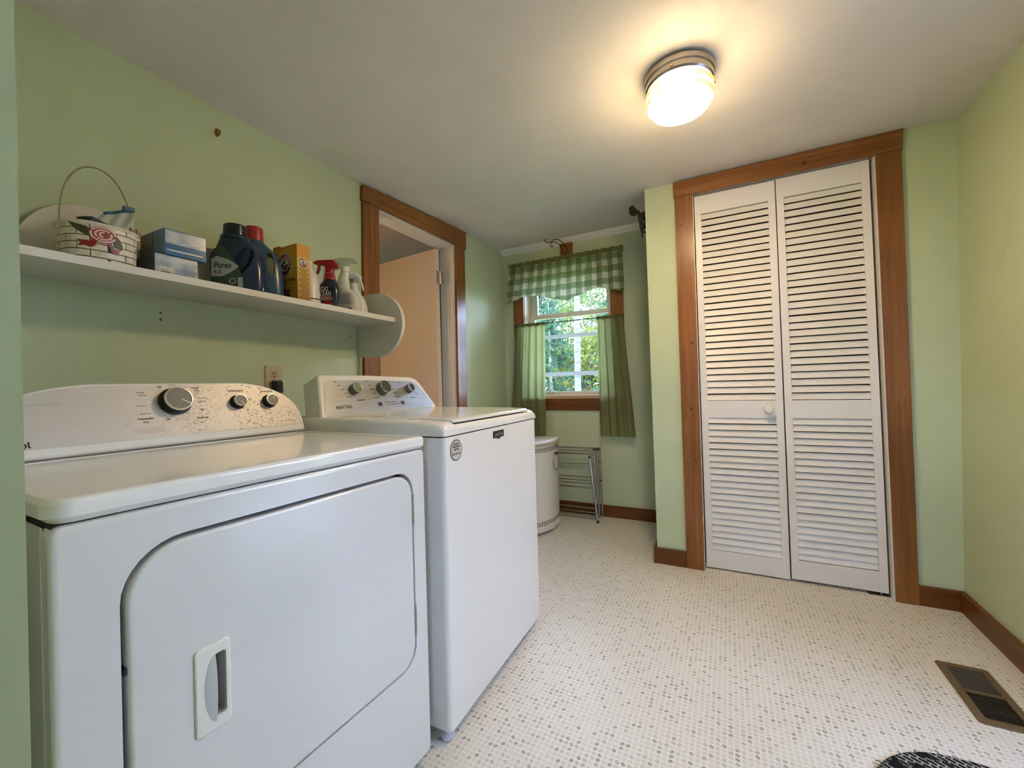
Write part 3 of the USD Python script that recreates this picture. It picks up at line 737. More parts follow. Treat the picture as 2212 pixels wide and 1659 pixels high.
# badge and sticker on the front
bd = obj('badge', put(plate(rrect(.305, .385, .861, .886, .002, 2), 0, .0035, .001, 2), FR), BLACK, WSH)
obj('badge_tip', put(plate(np.array([(.330, .8612), (.345, .8555), (.360, .8612)]), 0, .003), FR), BLACK, bd)
obj('lettering', put(move(text('MAYTAG', .0115, True, .0006, center=True, width=.058), .347, .867, .0035), FR), STEEL, bd, smooth=False)
obj('badge_line', put(box(.311, .3125, .862, .885, .0035, .004), FR), STEEL, bd)
st = obj('sticker', put(plate(sup(.0325, .0325, 2, 40) + (.0640, .8555), 0, .0008), FR), INK, WSH, label='round grey service sticker')
obj('sticker_face', put(plate(sup(.0300, .0300, 2, 40) + (.0640, .8555), .0008, .0011), FR), pm('sticker_grey', (.52, .49, .46), .5), st)
lines = []
for (v, w, n) in ((.8745, .030, 7), (.8665, .042, 10), (.8585, .028, 7), (.8440, .046, 11)):
    for k in range(n):
        x = .064 - w / 2 + w * k / n
        if v == .8440 and k in (3, 7):
            continue
        lines.append(box(x, x + w / n * .78, v - .0026, v + .0026, .0011, .0014))
lines.append(box(.037, .091, .8508, .8515, .0011, .0014))
obj('sticker_print', put(cat_(lines), FR), INK_GREY, st)
for u, v in ((.021, .028), (W2 - .05, .04), (.05, D2 - .05), (W2 - .05, D2 - .05)):
    obj('leveling_foot', move(lathe([(.0001, 0), (.020, 0), (.0225, .005), (.021, .011), (.013, .015), (.009, .017), (.009, .036), (.0001, .036)], 20), -v, u, 0), pm('foot_plastic', (.55, .58, .62), .4) if 'ft' not in USED else '/World/Looks/foot_plastic', WSH)
    USED['ft'] = 1

# ------------------------------------------------------------------ unseen lamp in the next room, placed to light the open door
HL = thing('unseen_floor_lamp', 'unseen lamp in the next room, placed to light the open door leaf', 'floor lamp', (-.55, 1.02, 0))
obj('base', lathe([(.0001, 0), (.13, 0), (.13, .015), (.03, .025), (.0001, .026)], 32), BRASS, HL)
obj('pole', rod((0, 0, .02), (0, 0, 1.36), .011), BRASS, HL)
obj('bulb', move(trimesh.creation.icosphere(2, .045), 0, 0, 1.42), usdkit.material(stage, L('hall_bulb'), {'e': ('emission', dict(color=(1.0, .62, .30), strength=HALL_STRENGTH))}, surface='e.emission'), HL)

# ------------------------------------------------------------------ shelf and what stands on it
SZ = 1.412                                      # top of the shelf board
SH = thing('shelf', 'white painted wall shelf with half-round end brackets above the machines', 'shelf', (0, 0, SZ))
obj('board', hull([(x, y, z + dz) for x in (0, .268) for y, dz in ((.03, .004), (1.40, -.006)) for z in (-.022, 0)]), SHELF_WHITE, SH, smooth=False)
br = [(0.0, -.185), (.075, -.186)]
for t in np.linspace(-PI / 2, PI / 2, 26):
    br.append((.135 + .180 * math.cos(t) - .03 * (1 - math.cos(t)) * 0, -.026 + .163 * math.sin(t)))
br += [(.075, .137), (0.0, .134)]
BR = np.array(br)
for y in (.012, 1.40):
    m = plate(BR, 0, .018, .002, 1)
    obj('end_bracket', put(m, frame((0, y + .018, -.006), (1, 0, 0), (0, 0, 1))), SHELF_WHITE, SH)

# white round-topped panel leaning on the wall
pan = [(-.17, 0), (.17, 0)] + [(.17 * math.cos(t), .222 * math.sin(t)) for t in np.linspace(.02, PI - .02, 40)]
lean_a = .10
obj('panel_board', put(plate(np.array(pan), -.005, .005, .002, 1), frame((.033, .348, SZ + .001), (0, 1, 0), (-math.sin(lean_a), 0, math.cos(lean_a)))), pm('panel_white', (.66, .62, .54), .5),
    label='white round-topped board leaning on the wall behind the basket', cat='board')

# woven basket
BX, BY, BA, BB, BH = .150, .323, .068, .077, .112
BK = thing('basket', 'small whitewashed splint basket with a painted rose and tall thin handle', 'basket', (BX, BY, SZ + .001))
BWHITE = usdkit.material(stage, L('whitewash_splint'), {'tc': ('geometry', {}), 'n': ('noise_texture', dict(scale=60, detail=4)), 'r': ('rgb_ramp', dict(ramp=[(.24, (.30, .22, .09)), (.33, (.60, .55, .43)), (.6, (.72, .67, .55))])), 'p': ('principled_bsdf', dict(roughness=.25))},
                        [('tc.position', 'n.vector'), ('n.fac', 'r.fac'), ('r.color', 'p.base_color')], surface='p.BSDF')
BDARK = pm('basket_brown', (.10, .065, .025), .6)
obj('liner', loft([(0, 0, 0, BA * .96, BB * .96, 2.6), (BH - .004, 0, 0, BA * 1.04, BB * 1.04, 2.6), (BH - .004, 0, 0, BA * 1.0, BB * 1.0, 2.6), (.004, 0, 0, BA * .92, BB * .92, 2.6)], 48), BDARK, BK)
o48 = sup(1, 1, 2.6, 384)
rows = 6
for r in range(rows):
    z0, z1 = BH * r / rows + .0012, BH * (r + 1) / rows - .0012
    off = (r % 2) * 24
    for k in range(8):
        i0, i1 = k * 48 + off, k * 48 + off + 48
        inner, outer = [], []
        ring = []
        for z, g in ((z0, 1.006), (z0, 1.028), (z1, 1.028), (z1, 1.006)):
            fl = .98 + .06 * z / BH
            ring.append([(BA * fl * g * o48[i % 384][0], BB * fl * g * o48[i % 384][1], z) for i in np.linspace(i0 + 1, i1 - 1, 7).round().astype(int)])
        R = np.array(ring).transpose(1, 0, 2)
        obj('splint', rings_mesh(R), BWHITE, BK, smooth=False)
obj('rim', tube([(BA * 1.06 * x, BB * 1.06 * y, BH - .002) for x, y in sup(1, 1, 2.6, 60)], .0045, 6, closed=True), BWHITE, BK)
ha = [(0, BB * 1.02 * -math.cos(t), BH - .01 + .19 * math.sin(t) ** .8) for t in np.linspace(0.0, PI, 40)]
obj('handle', tube(ha, [.0022 if 8 < i < 32 else .0016 for i in range(40)], 6), pm('handle_reed', (.27, .23, .11), .5), BK)
# rose, leaves and ribbon on the side facing the camera
na = math.atan2(-.40, .92)
nx, ny = math.cos(na), math.sin(na)
def onb(du, z, lift=0.0):
    """Point on the basket's side, du metres to the right (towards +y) of the camera-facing spot."""
    a = na + du / .078
    c, s = math.cos(a), math.sin(a)
    e = 2.6
    q = (abs(c / BA) ** e + abs(s / BB) ** e) ** (-1 / e) * (.98 + .06 * z / BH) * 1.032 + lift
    return (q * c, q * s, z)
def patch(poly, lift, th=.0014):
    """A flat cut-out wrapped on the basket's side."""
    m = trimesh.creation.extrude_polygon(poly, th, engine='earcut')
    for _ in range(2):
        m = m.subdivide()
    v = m.vertices.copy()
    m.vertices = np.array([onb(x, y, lift + z) for x, y, z in v])
    return m
ROSE_R, ROSE_P, LEAFC = pm('rose_red', (.28, .028, .025), .35), pm('rose_pink', (.68, .46, .40), .35), pm('painted_leaf', (.045, .055, .018), .45)
rc = (.019, .082)
rs = obj('rose', patch(affinity.translate(affinity.scale(sg.Point(0, 0).buffer(1, 24), .0305, .0225), *rc), .0006), ROSE_R, BK)
for i, (a0, a1, rr) in enumerate(((.2, 2.6, .86), (2.9, 5.9, .84), (.9, 3.6, .56), (4.0, 6.6, .56), (1.6, 4.4, .27))):
    arc = np.array([(math.cos(t) * rr, math.sin(t) * rr) for t in np.linspace(a0, a1, 14)])
    pl = affinity.translate(affinity.scale(sg.LineString(arc).buffer(.09), .0305, .0225, origin=(0, 0)), *rc)
    obj('petal', patch(pl, .0020, .0012), ROSE_P, rs)
obj('petal', patch(affinity.translate(affinity.scale(sg.Point(.1, .1).buffer(.14), .0305, .0225, origin=(0, 0)), *rc), .0020, .0012), ROSE_R, rs)
for pts in ([(-.004, .082), (-.014, .097), (-.033, .101), (-.046, .105), (-.036, .090), (-.020, .078), (-.006, .072)], [(.044, .088), (.056, .076), (.062, .060), (.059, .050), (.046, .058), (.040, .070)]):
    obj('leaf', patch(sg.Polygon(pts).buffer(.001), .0006), LEAFC, BK)
for pts in ([(-.004, .068), (.006, .066), (.001, .050), (-.008, .044), (-.020, .048), (-.030, .045), (-.024, .055), (-.033, .060), (-.012, .060), (-.006, .058)], [(.026, .064), (.034, .066), (.043, .046), (.048, .050), (.056, .046), (.050, .035), (.040, .036)]):
    obj('ribbon', patch(sg.Polygon(pts).buffer(.0006), .0006), pm('ribbon_red', (.24, .016, .018), .3) if 'rb' not in USED else '/World/Looks/ribbon_red', BK)
    USED['rb'] = 1
# what is in the basket
film = usdkit.material(stage, L('plastic_film'), {'t': ('transparent_bsdf', dict(color=(.92, .94, .92))), 'g': ('principled_bsdf', dict(base_color=(.62, .66, .62), roughness=.15)), 'm': ('mix_closure', dict(fac=.55))}, [('t.BSDF', 'm.closure1'), ('g.BSDF', 'm.closure2')], surface='m.closure')
ZB = thing('zip_bag', 'clear zip bag with a blue slider poking out of the basket', 'plastic bag', (BX, BY, SZ + BH))
gr = []
nu, nv = 22, 14
for j in range(nv):
    t = j / (nv - 1)
    for i in range(nu):
        s = i / (nu - 1)
        y = -.045 + .118 * s
        top = .018 + .062 * s ** .8
        z = -.03 + (top + .03) * t
        x = .012 + .030 * s - .018 * t + .006 * math.sin(9 * s + 5 * t) * (1 - t * .7) + .004 * math.sin(23 * s - 11 * t)
        gr.append((x, y, z))
fa = [(j * nu + i, j * nu + i + 1, (j + 1) * nu + i + 1, (j + 1) * nu + i) for j in range(nv - 1) for i in range(nu - 1)]
gr = np.array(gr)
obj('film', tm(gr, fa), film, ZB, smooth=60)
obj('film', tm(gr * (1, 1, 1) + np.c_[np.full(len(gr), -.016) * (1 - (gr[:, 2] + .03) / .14), np.zeros(len(gr)), np.zeros(len(gr))], fa), film, ZB, smooth=60)
topl = gr[(nv - 1) * nu:]
obj('zip_strip', tube(topl[10:], .0042, 6), pm('zip_blue', (.015, .10, .20), .35), ZB)
obj('slider', box(topl[-1][0] - .006, topl[-1][0] + .006, topl[-1][1] - .024, topl[-1][1] + .003, topl[-1][2] - .007, topl[-1][2] + .007, .002), '/World/Looks/zip_blue', ZB)
pd = [(BX + .018, BY - .022, SZ + BH - .012)]
obj('pouch', hull([(BX + x, BY + y, SZ + BH + z + .014) for x, y, z in ((.02, -.05, .006), (.035, -.02, .014), (.0, -.03, .020), (.03, .03, -.004), (.0, .03, .006), (-.02, -.04, -.02), (.03, -.04, -.02), (.02, .03, -.02), (-.02, .02, -.02))]), BLACK, label='small black pouch inside the zip bag in the basket', cat='pouch')
CP = pm('clothespin_wood', (.30, .20, .11), .6)
for i, (y, dx, lab) in enumerate(((.066, .028, 'left wooden clothespin clipped upright at the basket rim'), (.083, .022, 'right wooden clothespin clipped upright at the basket rim'))):
    c_ = thing('clothespin', lab, 'clothespin', (BX + dx, BY + y, SZ + BH - .034), 0, 'clothespins on the basket rim')
    for k in (-1, 1):
        obj('prong', hull([(k * .0022 + x, y2, z) for x in (-.0018, .0018) for y2, z in ((-.0045, 0), (.0045, 0), (.0035, .052), (-.003, .060), (.006, .05))]), CP, c_)
    obj('spring', rod((-.006, 0, .028), (.006, 0, .028), .0028, 8), STEEL, c_)

# the two blue boxes, with a cream box behind
def carton(name, label, x0, x1, y0, y1, z0, z1, mat, cat='box'):
    c_ = thing(name, label, cat, ((x0 + x1) / 2, (y0 + y1) / 2, z0))
    obj('body', box(-(x1 - x0) / 2, (x1 - x0) / 2, -(y1 - y0) / 2, (y1 - y0) / 2, 0, z1 - z0, .0012), mat, c_, smooth=False)
    return c_
CLOUD = usdkit.material(stage, L('cloud_print'), {'g': ('geometry', {}), 'mp': ('mapping', dict(scale=(10, 13, 26))), 'n': ('noise_texture', dict(scale=1.0, detail=4)), 'r': ('rgb_ramp', dict(ramp=[(.38, (.10, .19, .33)), (.5, (.26, .34, .46)), (.64, (.50, .54, .60))])), 'p': ('principled_bsdf', dict(roughness=.25))},
                       [('g.position', 'mp.vector'), ('mp.vector', 'n.vector'), ('n.fac', 'r.fac'), ('r.color', 'p.base_color')], surface='p.BSDF')
NAVYPRINT = usdkit.material(stage, L('navy_photo_print'), {'g': ('geometry', {}), 'n': ('noise_texture', dict(scale=55, detail=4)), 'r': ('rgb_ramp', dict(ramp=[(.36, (.012, .025, .045)), (.52, (.03, .045, .06)), (.66, (.14, .13, .10))])), 'p': ('principled_bsdf', dict(roughness=.3))},
                           [('g.position', 'n.vector'), ('n.fac', 'r.fac'), ('r.color', 'p.base_color')], surface='p.BSDF')
BX1 = pm('box_blue', (.045, .15, .30), .12)
PALEB = pm('print_pale_blue', (.45, .52, .60), .3)
c1 = carton('dryer_sheet_box', 'pale cloud-printed box with a white barcode label, under the blue box', .075, .200, .436, .553, SZ + .001, 1.486, CLOUD)
obj('end_print', box(-.0610, .0600, -.0592, -.0586, .002, .072), NAVYPRINT, c1)
obj('label', box(.0626, .0632, -.049, -.014, .004, .034), pm('label_white', (.68, .66, .62), .5), c1)
obj('barcode', [box(.0632, .0635, -.045 + k * .0022, -.045 + k * .0022 + (.0014 if k % 3 else .0007), .006, .022) for k in range(12)] + [box(.0632, .0635, -.045, -.022, .026, .0272)], INK, c1)
obj('print_lines', [box(.0626, .0631, -.006, .050, .014 + k * .006, .0165 + k * .006) for k in range(4)], pm('print_blue_grey', (.16, .22, .32), .4), c1)
c2 = carton('tissue_box', 'glossy blue box lying on top of the pale cloud-printed box', .050, .205, .458, .577, 1.487, 1.568, BX1)
obj('end_print', box(-.0760, .010, -.0602, -.0596, .004, .078), NAVYPRINT, c2)
obj('gloss_panel', box(.0776, .0784, -.056, .0575, .036, .078), CLOUD, c2)
obj('print_lines', [box(.0776, .0783, -.052, .048, .013, .018)] + [box(.0784, .0787, -.054, .057, .066 + k * .0036, .0672 + k * .0036) for k in range(3)], PALEB, c2)
c3 = carton('cream_carton', 'plain cream carton standing behind the blue boxes',   .018, .078, .566, .690, SZ + .001, 1.580, pm('cream_card', (.66, .58, .46), .6))
obj('lid_flap', box(-.031, .031, -.063, .063, .150, .1672, .001), '/World/Looks/cream_card', c3)

# detergent bottles
def local(u_ang, pos):
    return frame(pos, (math.cos(u_ang), math.sin(u_ang), 0), (-math.sin(u_ang), math.cos(u_ang), 0))
NAVY = pm('navy_plastic', (.010, .022, .060), .22)
UA = .72
px_, py_ = .160, .714
PB = thing('detergent_bottle', 'navy detergent jug with a dark cap and white label', 'detergent bottle', (px_, py_, SZ + .001), UA)
bodyL = loft([(0, 0, 0, .074, .044, 3.2), (.006, 0, 0, .080, .048, 3.2), (.02, 0, 0, .082, .049, 3.2), (.085, 0, 0, .081, .049, 3.0), (.135, -.003, 0, .076, .047, 2.8), (.165, -.008, 0, .066, .045, 2.6), (.188, -.014, 0, .052, .043, 2.3), (.200, -.016, 0, .044, .040, 2.1), (.206, -.016, 0, .038, .038, 2.0), (.212, -.016, 0, .036, .036, 2.0)], 56)
dent = trimesh.creation.icosphere(3)
dent.apply_transform(np.diag((.026, .034, .066, 1.0)))
dent = rot(dent, .50, (0, 1, 0))
bodyL = sub(bodyL, move(dent, .020, -.050, .108))
bodyL = sub(bodyL, move(dent, .020, .050, .108))
obj('body', bodyL, NAVY, PB, smooth=50)
pm('cap_navy', (.006, .008, .018), .2)
obj('cap', move(lathe([(.0001, .207), (.037, .207), (.0375, .215), (.0365, .246), (.034, .250), (.031, .250), (.030, .244), (.0001, .243)], 40), -.016, 0, 0), '/World/Looks/cap_navy', PB)
obj('collar', move(lathe([(.036, .196), (.046, .197), (.047, .204), (.044, .210), (.036, .212)], 40), -.016, 0, 0), NAVY, PB)
LABF = frame((0, -.0495, 0), (1, 0, 0), (0, 0, 1))
lab = sg.Polygon([(-.079, .008), (.028, .008), (.018, .060), (.000, .100), (-.022, .145), (-.040, .158), (-.066, .150), (-.079, .125)])
lab_o = obj('label', put(plate(np.array(lab.exterior.coords)[:-1], -.004, .0004), LABF), pm('label_dark_green', (.030, .055, .045), .35), PB)
wedge = sg.Polygon([(-.077, .050), (-.04, .052), (.006, .082), (.010, .091), (-.020, .112), (-.058, .124), (-.075, .112)])
obj('label_wedge', put(plate(np.array(sg.polygon.orient(wedge).exterior.coords)[:-1], .0004, .0007), LABF), pm('label_pale', (.36, .40, .38), .4), lab_o)
obj('lettering', put(move(text('Purex', .0185, True, .0004, width=.054, shear=.14), -.069, .082, .0007), LABF), pm('purex_ink', (.012, .016, .045), .4), lab_o, smooth=False)
obj('lettering', put(move(text('4', .013, True, .0003), -.070, .062, .0007), LABF), pm('red_ink', (.20, .02, .02), .4), lab_o, smooth=False)
obj('lettering', put(move(text('1', .013, True, .0003), -.056, .062, .0007), LABF), '/World/Looks/red_ink', lab_o, smooth=False)
obj('label_print', [put(move(box(0, .030, 0, .0014, .0006, .0009), -.045, .062 + k * .0042, 0), LABF) for k in range(4)] + [put(extrude(sg.Point(-.010, .036).buffer(.011).difference(sg.Point(-.010, .036).buffer(.0075)), .0008), LABF), put(box(.006, .022, .014, .050, .0002, .0008), LABF)], '/World/Looks/label_pale', lab_o)

TEAL = pm('blue_plastic', (.035, .085, .145), .25)
BB2 = thing('softener_bottle', 'blue jug with a loop handle and red cap', 'detergent bottle', (.104, .826, SZ + .001), .95)
b2 = loft([(0, 0, 0, .070, .040, 2.8), (.006, 0, 0, .076, .044, 2.8), (.03, 0, 0, .078, .045, 2.8), (.09, 0, 0, .076, .045, 2.6), (.14, .002, 0, .071, .043, 2.5), (.185, -.004, 0, .060, .041, 2.4), (.212, -.016, 0, .045, .040, 2.2), (.228, -.022, 0, .036, .036, 2.0), (.236, -.022, 0, .031, .031, 2.0)], 56)
H2 = []
for t in np.linspace(0, 2 * PI, 40, endpoint=False):
    H2.append((.034 + .0155 * math.cos(t) - .004 * math.sin(t), .140 + .046 * math.sin(t)))
hole = put(plate(np.array(H2), -.09, .09), frame((0, 0, 0), (1, 0, 0), (0, 0, 1)))
b2 = sub(b2, hole)
obj('body', b2, TEAL, BB2, smooth=50)
CAPR = lathe([(.0001, .232), (.0325, .232), (.033, .240), (.0315, .284), (.029, .288), (.026, .288), (.025, .280), (.0001, .279)], 36)
obj('cap', move(CAPR, -.022, 0, 0), pm('cap_red', (.36, .022, .030), .35), BB2)
ringc = [(-.022 + .0335 * math.cos(t), .0335 * math.sin(t)) for t in np.linspace(0, 2 * PI, 16)]
F2 = frame((0, -.0455, 0), (1, 0, 0), (0, 0, 1))
lb2 = obj('label', put(plate(rrect(-.066, .020, .012, .118, .02, 5), -.004, .0006), F2), pm('label_teal', (.05, .09, .12), .35), BB2)
obj('label_mark', put(plate(rrect(.004, .016, .016, .060, .003, 3), .0006, .0010), F2), pm('label_pink', (.55, .06, .12), .4), lb2)
obj('label_mark', put(plate(np.array([(-.002, .082), (.014, .098), (.012, .112), (-.006, .104)]), .0006, .0010), F2), PALEB, lb2)

# washing soda box
SODA = usdkit.material(stage, L('soda_card'), {'tc': ('texture_coordinate', {}), 'sp': ('separate_xyz', {}), 'r': ('rgb_ramp', dict(ramp=[(0.0, (.42, .20, .016)), (.10, (.52, .30, .03)), (.15, (.56, .38, .05)), (.20, (.60, .27, .015)), (.25, (.60, .24, .012))])),
                       'p': ('principled_bsdf', dict(roughness=.45))}, [('tc.object', 'sp.vector'), ('sp.z', 'r.fac'), ('r.color', 'p.base_color')], surface='p.BSDF')
sx0, sx1, sy0, sy1, sz1 = .055, .208, .908, .967, 1.6495
SB = thing('washing_soda_box', 'tall orange-yellow washing soda box with a red round arm emblem', 'washing soda box', ((sx0 + sx1) / 2, (sy0 + sy1) / 2, SZ + .001))
bw, bd_, bh = sx1 - sx0, sy1 - sy0, sz1 - SZ - .001
obj('body', box(-bw / 2, bw / 2, -bd_ / 2, bd_ / 2, 0, bh, .0012), SODA, SB, smooth=False)
obj('top_flap', [hull([(x, y, z) for x in (-bw / 2 + .004, -bw / 2 + .05) for y, z in ((-bd_ / 2, bh - .004), (-bd_ / 2, bh + .006), (-bd_ / 2 + .012, bh + .001), (-bd_ / 2 + .012, bh - .004))])], SODA, SB, smooth=False)
RED = pm('emblem_red', (.22, .012, .016), .4)
CREAM = pm('emblem_cream', (.62, .60, .52), .45)
FS = frame((0, -bd_ / 2, 0), (1, 0, 0), (0, 0, 1))
SS = frame((bw / 2, 0, 0), (0, 1, 0), (0, 0, 1))
def emblem(F, cx, cz, R, parent):
    def dsk(r, z0, z1):
        return put(plate(sup(r, r, 2, 40) + (cx, cz), z0, z1), F)
    rays = []
    for k in range(22):
        a = 2 * PI * k / 22 + .1
        l_ = R * (1.35 + .45 * ((k * 7) % 5) / 4)
        d, n = np.array((math.cos(a), math.sin(a))), np.array((-math.sin(a), math.cos(a)))
        c = np.array((cx, cz))
        rays.append(put(plate(np.array([c + d * R - n * R * .05, c + d * l_ - n * R * .012, c + d * l_ + n * R * .012, c + d * R + n * R * .05]), 0, .0003), F))
    obj('ray_print', rays, pm('ray_yellow', (.64, .52, .16), .45) if 'ry' not in USED else '/World/Looks/ray_yellow', parent, smooth=False)
    USED['ry'] = 1
    e = obj('emblem', dsk(R, 0, .0004), CREAM, parent)
    obj('emblem_ring', dsk(R * .95, .0004, .0006), RED, e)
    obj('emblem_center', dsk(R * .60, .0006, .0008), CREAM, e)
    # bent arm holding a hammer
    arm = sg.LineString([(.42, -.10), (.10, -.42), (-.22, -.05), (-.05, .18)]).buffer(.10).union(sg.LineString([(-.05, .18), (.10, .22)]).buffer(.09)).union(sg.LineString([(.42, -.10), (.16, -.10)]).buffer(.06)).union(sg.LineString([(-.30, .0), (.16, .38)]).buffer(.035)).union(affinity.rotate(sg.box(-.02, .30, .22, .46), 40))
    arm = affinity.translate(affinity.scale(arm, R, R, origin=(0, 0)), cx, cz)
    obj('emblem_arm', put(move(extrude(arm, .0003), 0, 0, .0008), F), INK, e, smooth=False)
    let = []
    for i, ch in enumerate('ARM & HAMMER'):
        if ch == ' ':
            continue
        a = math.radians(205 - (i + .5) * 230 / 12)
        g = text(ch, R * .23, True, .0003, center=True)
        g = rot(g, a - PI / 2, (0, 0, 1))
        let.append(put(move(g, cx + R * .67 * math.cos(a), cz + R * .67 * math.sin(a), .0006), F))
    obj('lettering', let, CREAM, e, smooth=False)
emblem(FS, -.004, .160, .046, SB)
emblem(SS, -.003, .162, .0195, SB)
obj('lettering', put(move(text('Washing Soda', .0145, True, .0004, width=.118), -.058, .088, 0), FS), INK, SB, smooth=False)
obj('lettering', put(move(text('pure', .010, False, .0004), -.008, .108, 0), FS), INK_GREY, SB, smooth=False)
obj('print_lines', [put(box(-.058, .060, .0772, .0790, 0, .0004), FS)], INK_GREY, SB)
obj('washer_picture', [put(box(-.01, .028, .020, .044, 0, .0004), FS), put(box(.006, .032, .046, .055, 0, .0004), FS), put(extrude(sg.Point(-.004, .054).buffer(.008), .0004), FS)], pm('print_maroon', (.09, .025, .02), .5), SB)
tl = []
for k in range(27):
    z = .138 - k * .0048
    w = .020 - .010 * ((k * 5) % 4) / 4
    tl.append(put(box(-.024 + (.012 if k % 5 in (2, 3) else 0), -.024 + .016 + 2 * w * .8, z, z + .0019, 0, .0004), SS))
obj('print_lines', tl, pm('print_brown', (.16, .075, .012), .5), SB)

# white bottle half hidden behind the soda box
WB = thing('white_jug', 'white rounded bottle with a dark band, half hidden behind the soda box', 'bottle', (.115, 1.028, SZ + .001))
obj('body', lathe([(.0001, 0), (.050, 0), (.052, .004), (.052, .032), (.050, .036), (.050, .070), (.047, .105), (.040, .135), (.030, .158), (.018, .172), (.016, .190), (.0001, .191)], 40), WHITE_PLASTIC, WB, smooth=50)
obj('band', lathe([(.0515, .0325), (.0524, .033), (.0524, .0372), (.051, .038)], 40), pm('band_brown', (.05, .03, .015), .4), WB)
obj('cap', lathe([(.0001, .188), (.018, .188), (.018, .206), (.016, .209), (.0001, .209)], 24), WHITE_PLASTIC, WB)

# spray bottles
def profile_solid(pts, th, bev):
    p = np.array(sg.polygon.orient(sg.Polygon(pts)).exterior.coords)[:-1]
    return put(plate(p, -th / 2, th / 2, bev, 2, back=True), frame((0, 0, 0), (1, 0, 0), (0, 0, 1)))
OA = .42
OX = thing('stain_spray_bottle', 'dark blue stain remover spray bottle with a red trigger head', 'spray bottle', (.165, 1.088, SZ + .001), OA)
OXB = usdkit.material(stage, L('oxi_blue'), {'tc': ('texture_coordinate', {}), 'n': ('noise_texture', dict(scale=16, detail=3)), 'r': ('rgb_ramp', dict(ramp=[(.35, (.006, .009, .022)), (.55, (.012, .025, .05)), (.7, (.07, .12, .16))])), 'p': ('principled_bsdf', dict(roughness=.18))},
                     [('tc.object', 'n.vector'), ('n.fac', 'r.fac'), ('r.color', 'p.base_color')], surface='p.BSDF')
obj('body', loft([(0, 0, 0, .049, .027, 2.6), (.005, 0, 0, .053, .030, 2.6), (.06, 0, 0, .053, .031, 2.6), (.085, .002, 0, .049, .030, 2.5), (.105, .006, 0, .041, .027, 2.3), (.122, .010, 0, .031, .023, 2.1), (.132, .011, 0, .024, .020, 2.0)], 48), OXB, OX, smooth=50)
ORED = pm('trigger_red', (.30, .014, .016), .3)
nk = obj('collar', move(lathe([(.0001, .128), (.026, .128), (.0265, .133), (.024, .139), (.0255, .144), (.0225, .150), (.0235, .155), (.020, .160), (.019, .176), (.0001, .177)], 32), .011, 0, 0), ORED, OX)
obj('trigger_head', profile_solid([(-.060, .208), (-.056, .214), (-.038, .219), (.026, .219), (.036, .213), (.052, .192), (.055, .184), (.050, .181), (.030, .180), (.030, .168), (-.006, .168), (-.006, .186), (-.014, .194), (-.034, .198), (-.046, .199), (-.056, .203)], .030, .006), ORED, OX, smooth=45)
obj('trigger', profile_solid([(-.040, .200), (-.026, .198), (-.030, .182), (-.040, .163), (-.046, .158), (-.051, .161), (-.046, .175)], .014, .003), ORED, OX)
FO = frame((0, -.0315, 0), (1, 0, 0), (0, 0, 1))
SILV = pm('oxi_letters', (.55, .54, .46), .35)
obj('label', put(plate(rrect(-.042, .042, .010, .092, .012, 5), -.004, .0002), FO), OXB, OX)
obj('lettering', put(move(text('OXI', .0185, True, .0005, center=True, width=.036), .000, .074, .0004), FO), SILV, OX, smooth=False)
obj('lettering', put(move(text('CLEAN', .0185, True, .0005, center=True, width=.062), -.002, .053, .0004), FO), SILV, OX, smooth=False)
sw = obj('label_swoosh', put(plate(rrect(-.036, .036, .034, .050, .007, 5), .0002, .0006), FO), pm('label_grey', (.34, .34, .34), .35), OX)
obj('label_stripe', put(plate(rrect(-.034, .033, .038, .0495, .004, 4), .0006, .0009), FO), ORED, sw)
obj('lettering', put(move(text('MAX FORCE', .0075, True, .0004, center=True, width=.056), -.001, .0405, .0009), FO), pm('max_force_ink', (.55, .42, .36), .4), sw, smooth=False)
obj('label_red_block', [put(box(-.006, .036, .018, .029, .0002, .0006), FO), put(box(-.010, .040, -.002 + .004, .0105, .0002, .0006), FO)], ORED, OX)
obj('label_white_line', put(box(-.008, .036, .0135, .0160, .0003, .0008), FO), WHITE_PLASTIC, OX)

SW = thing('cleaner_spray_bottle', 'white cleaner spray bottle with a clear trigger and printed back label', 'spray bottle', (.120, 1.233, SZ + .001), .42)
MW = pm('milky_plastic', (.66, .65, .60), .3)
obj('body', loft([(0, .004, 0, .056, .028, 2.8), (.005, .004, 0, .060, .031, 2.8), (.065, .004, 0, .060, .032, 2.8), (.090, .000, 0, .054, .031, 2.6), (.110, -.010, 0, .040, .027, 2.4), (.130, -.018, 0, .031, .023, 2.2), (.165, -.018, 0, .026, .021, 2.1), (.195, -.012, 0, .021, .019, 2.0), (.210, -.006, 0, .016, .016, 2.0)], 48), MW, SW, smooth=50)
obj('collar', move(lathe([(.0001, .208), (.0195, .208), (.0195, .228), (.018, .231), (.0001, .231)], 28), -.006, 0, 0), WHITE_PLASTIC, SW)
CLEAR = usdkit.material(stage, L('clear_plastic'), {'t': ('transparent_bsdf', dict(color=(.93, .95, .93))), 'g': ('principled_bsdf', dict(base_color=(.55, .57, .50), roughness=.12)), 'm': ('mix_closure', dict(fac=.5))}, [('t.BSDF', 'm.closure1'), ('g.BSDF', 'm.closure2')], surface='m.closure')
obj('trigger_head', profile_solid([(-.066, .262), (-.060, .270), (-.02, .275), (.034, .272), (.052, .256), (.056, .246), (.022, .246), (.014, .231), (-.026, .231), (-.030, .246), (-.050, .252)], .024, .005), CLEAR, SW, smooth=45)
obj('trigger', profile_solid([(-.046, .254), (-.030, .250), (-.034, .232), (-.044, .216), (-.050, .219), (-.046, .236)], .012, .002), CLEAR, SW)
FW = frame((.004, -.0325, 0), (1, 0, 0), (0, 0, 1))
PR = pm('print_maroon_line', (.18, .03, .03), .5)
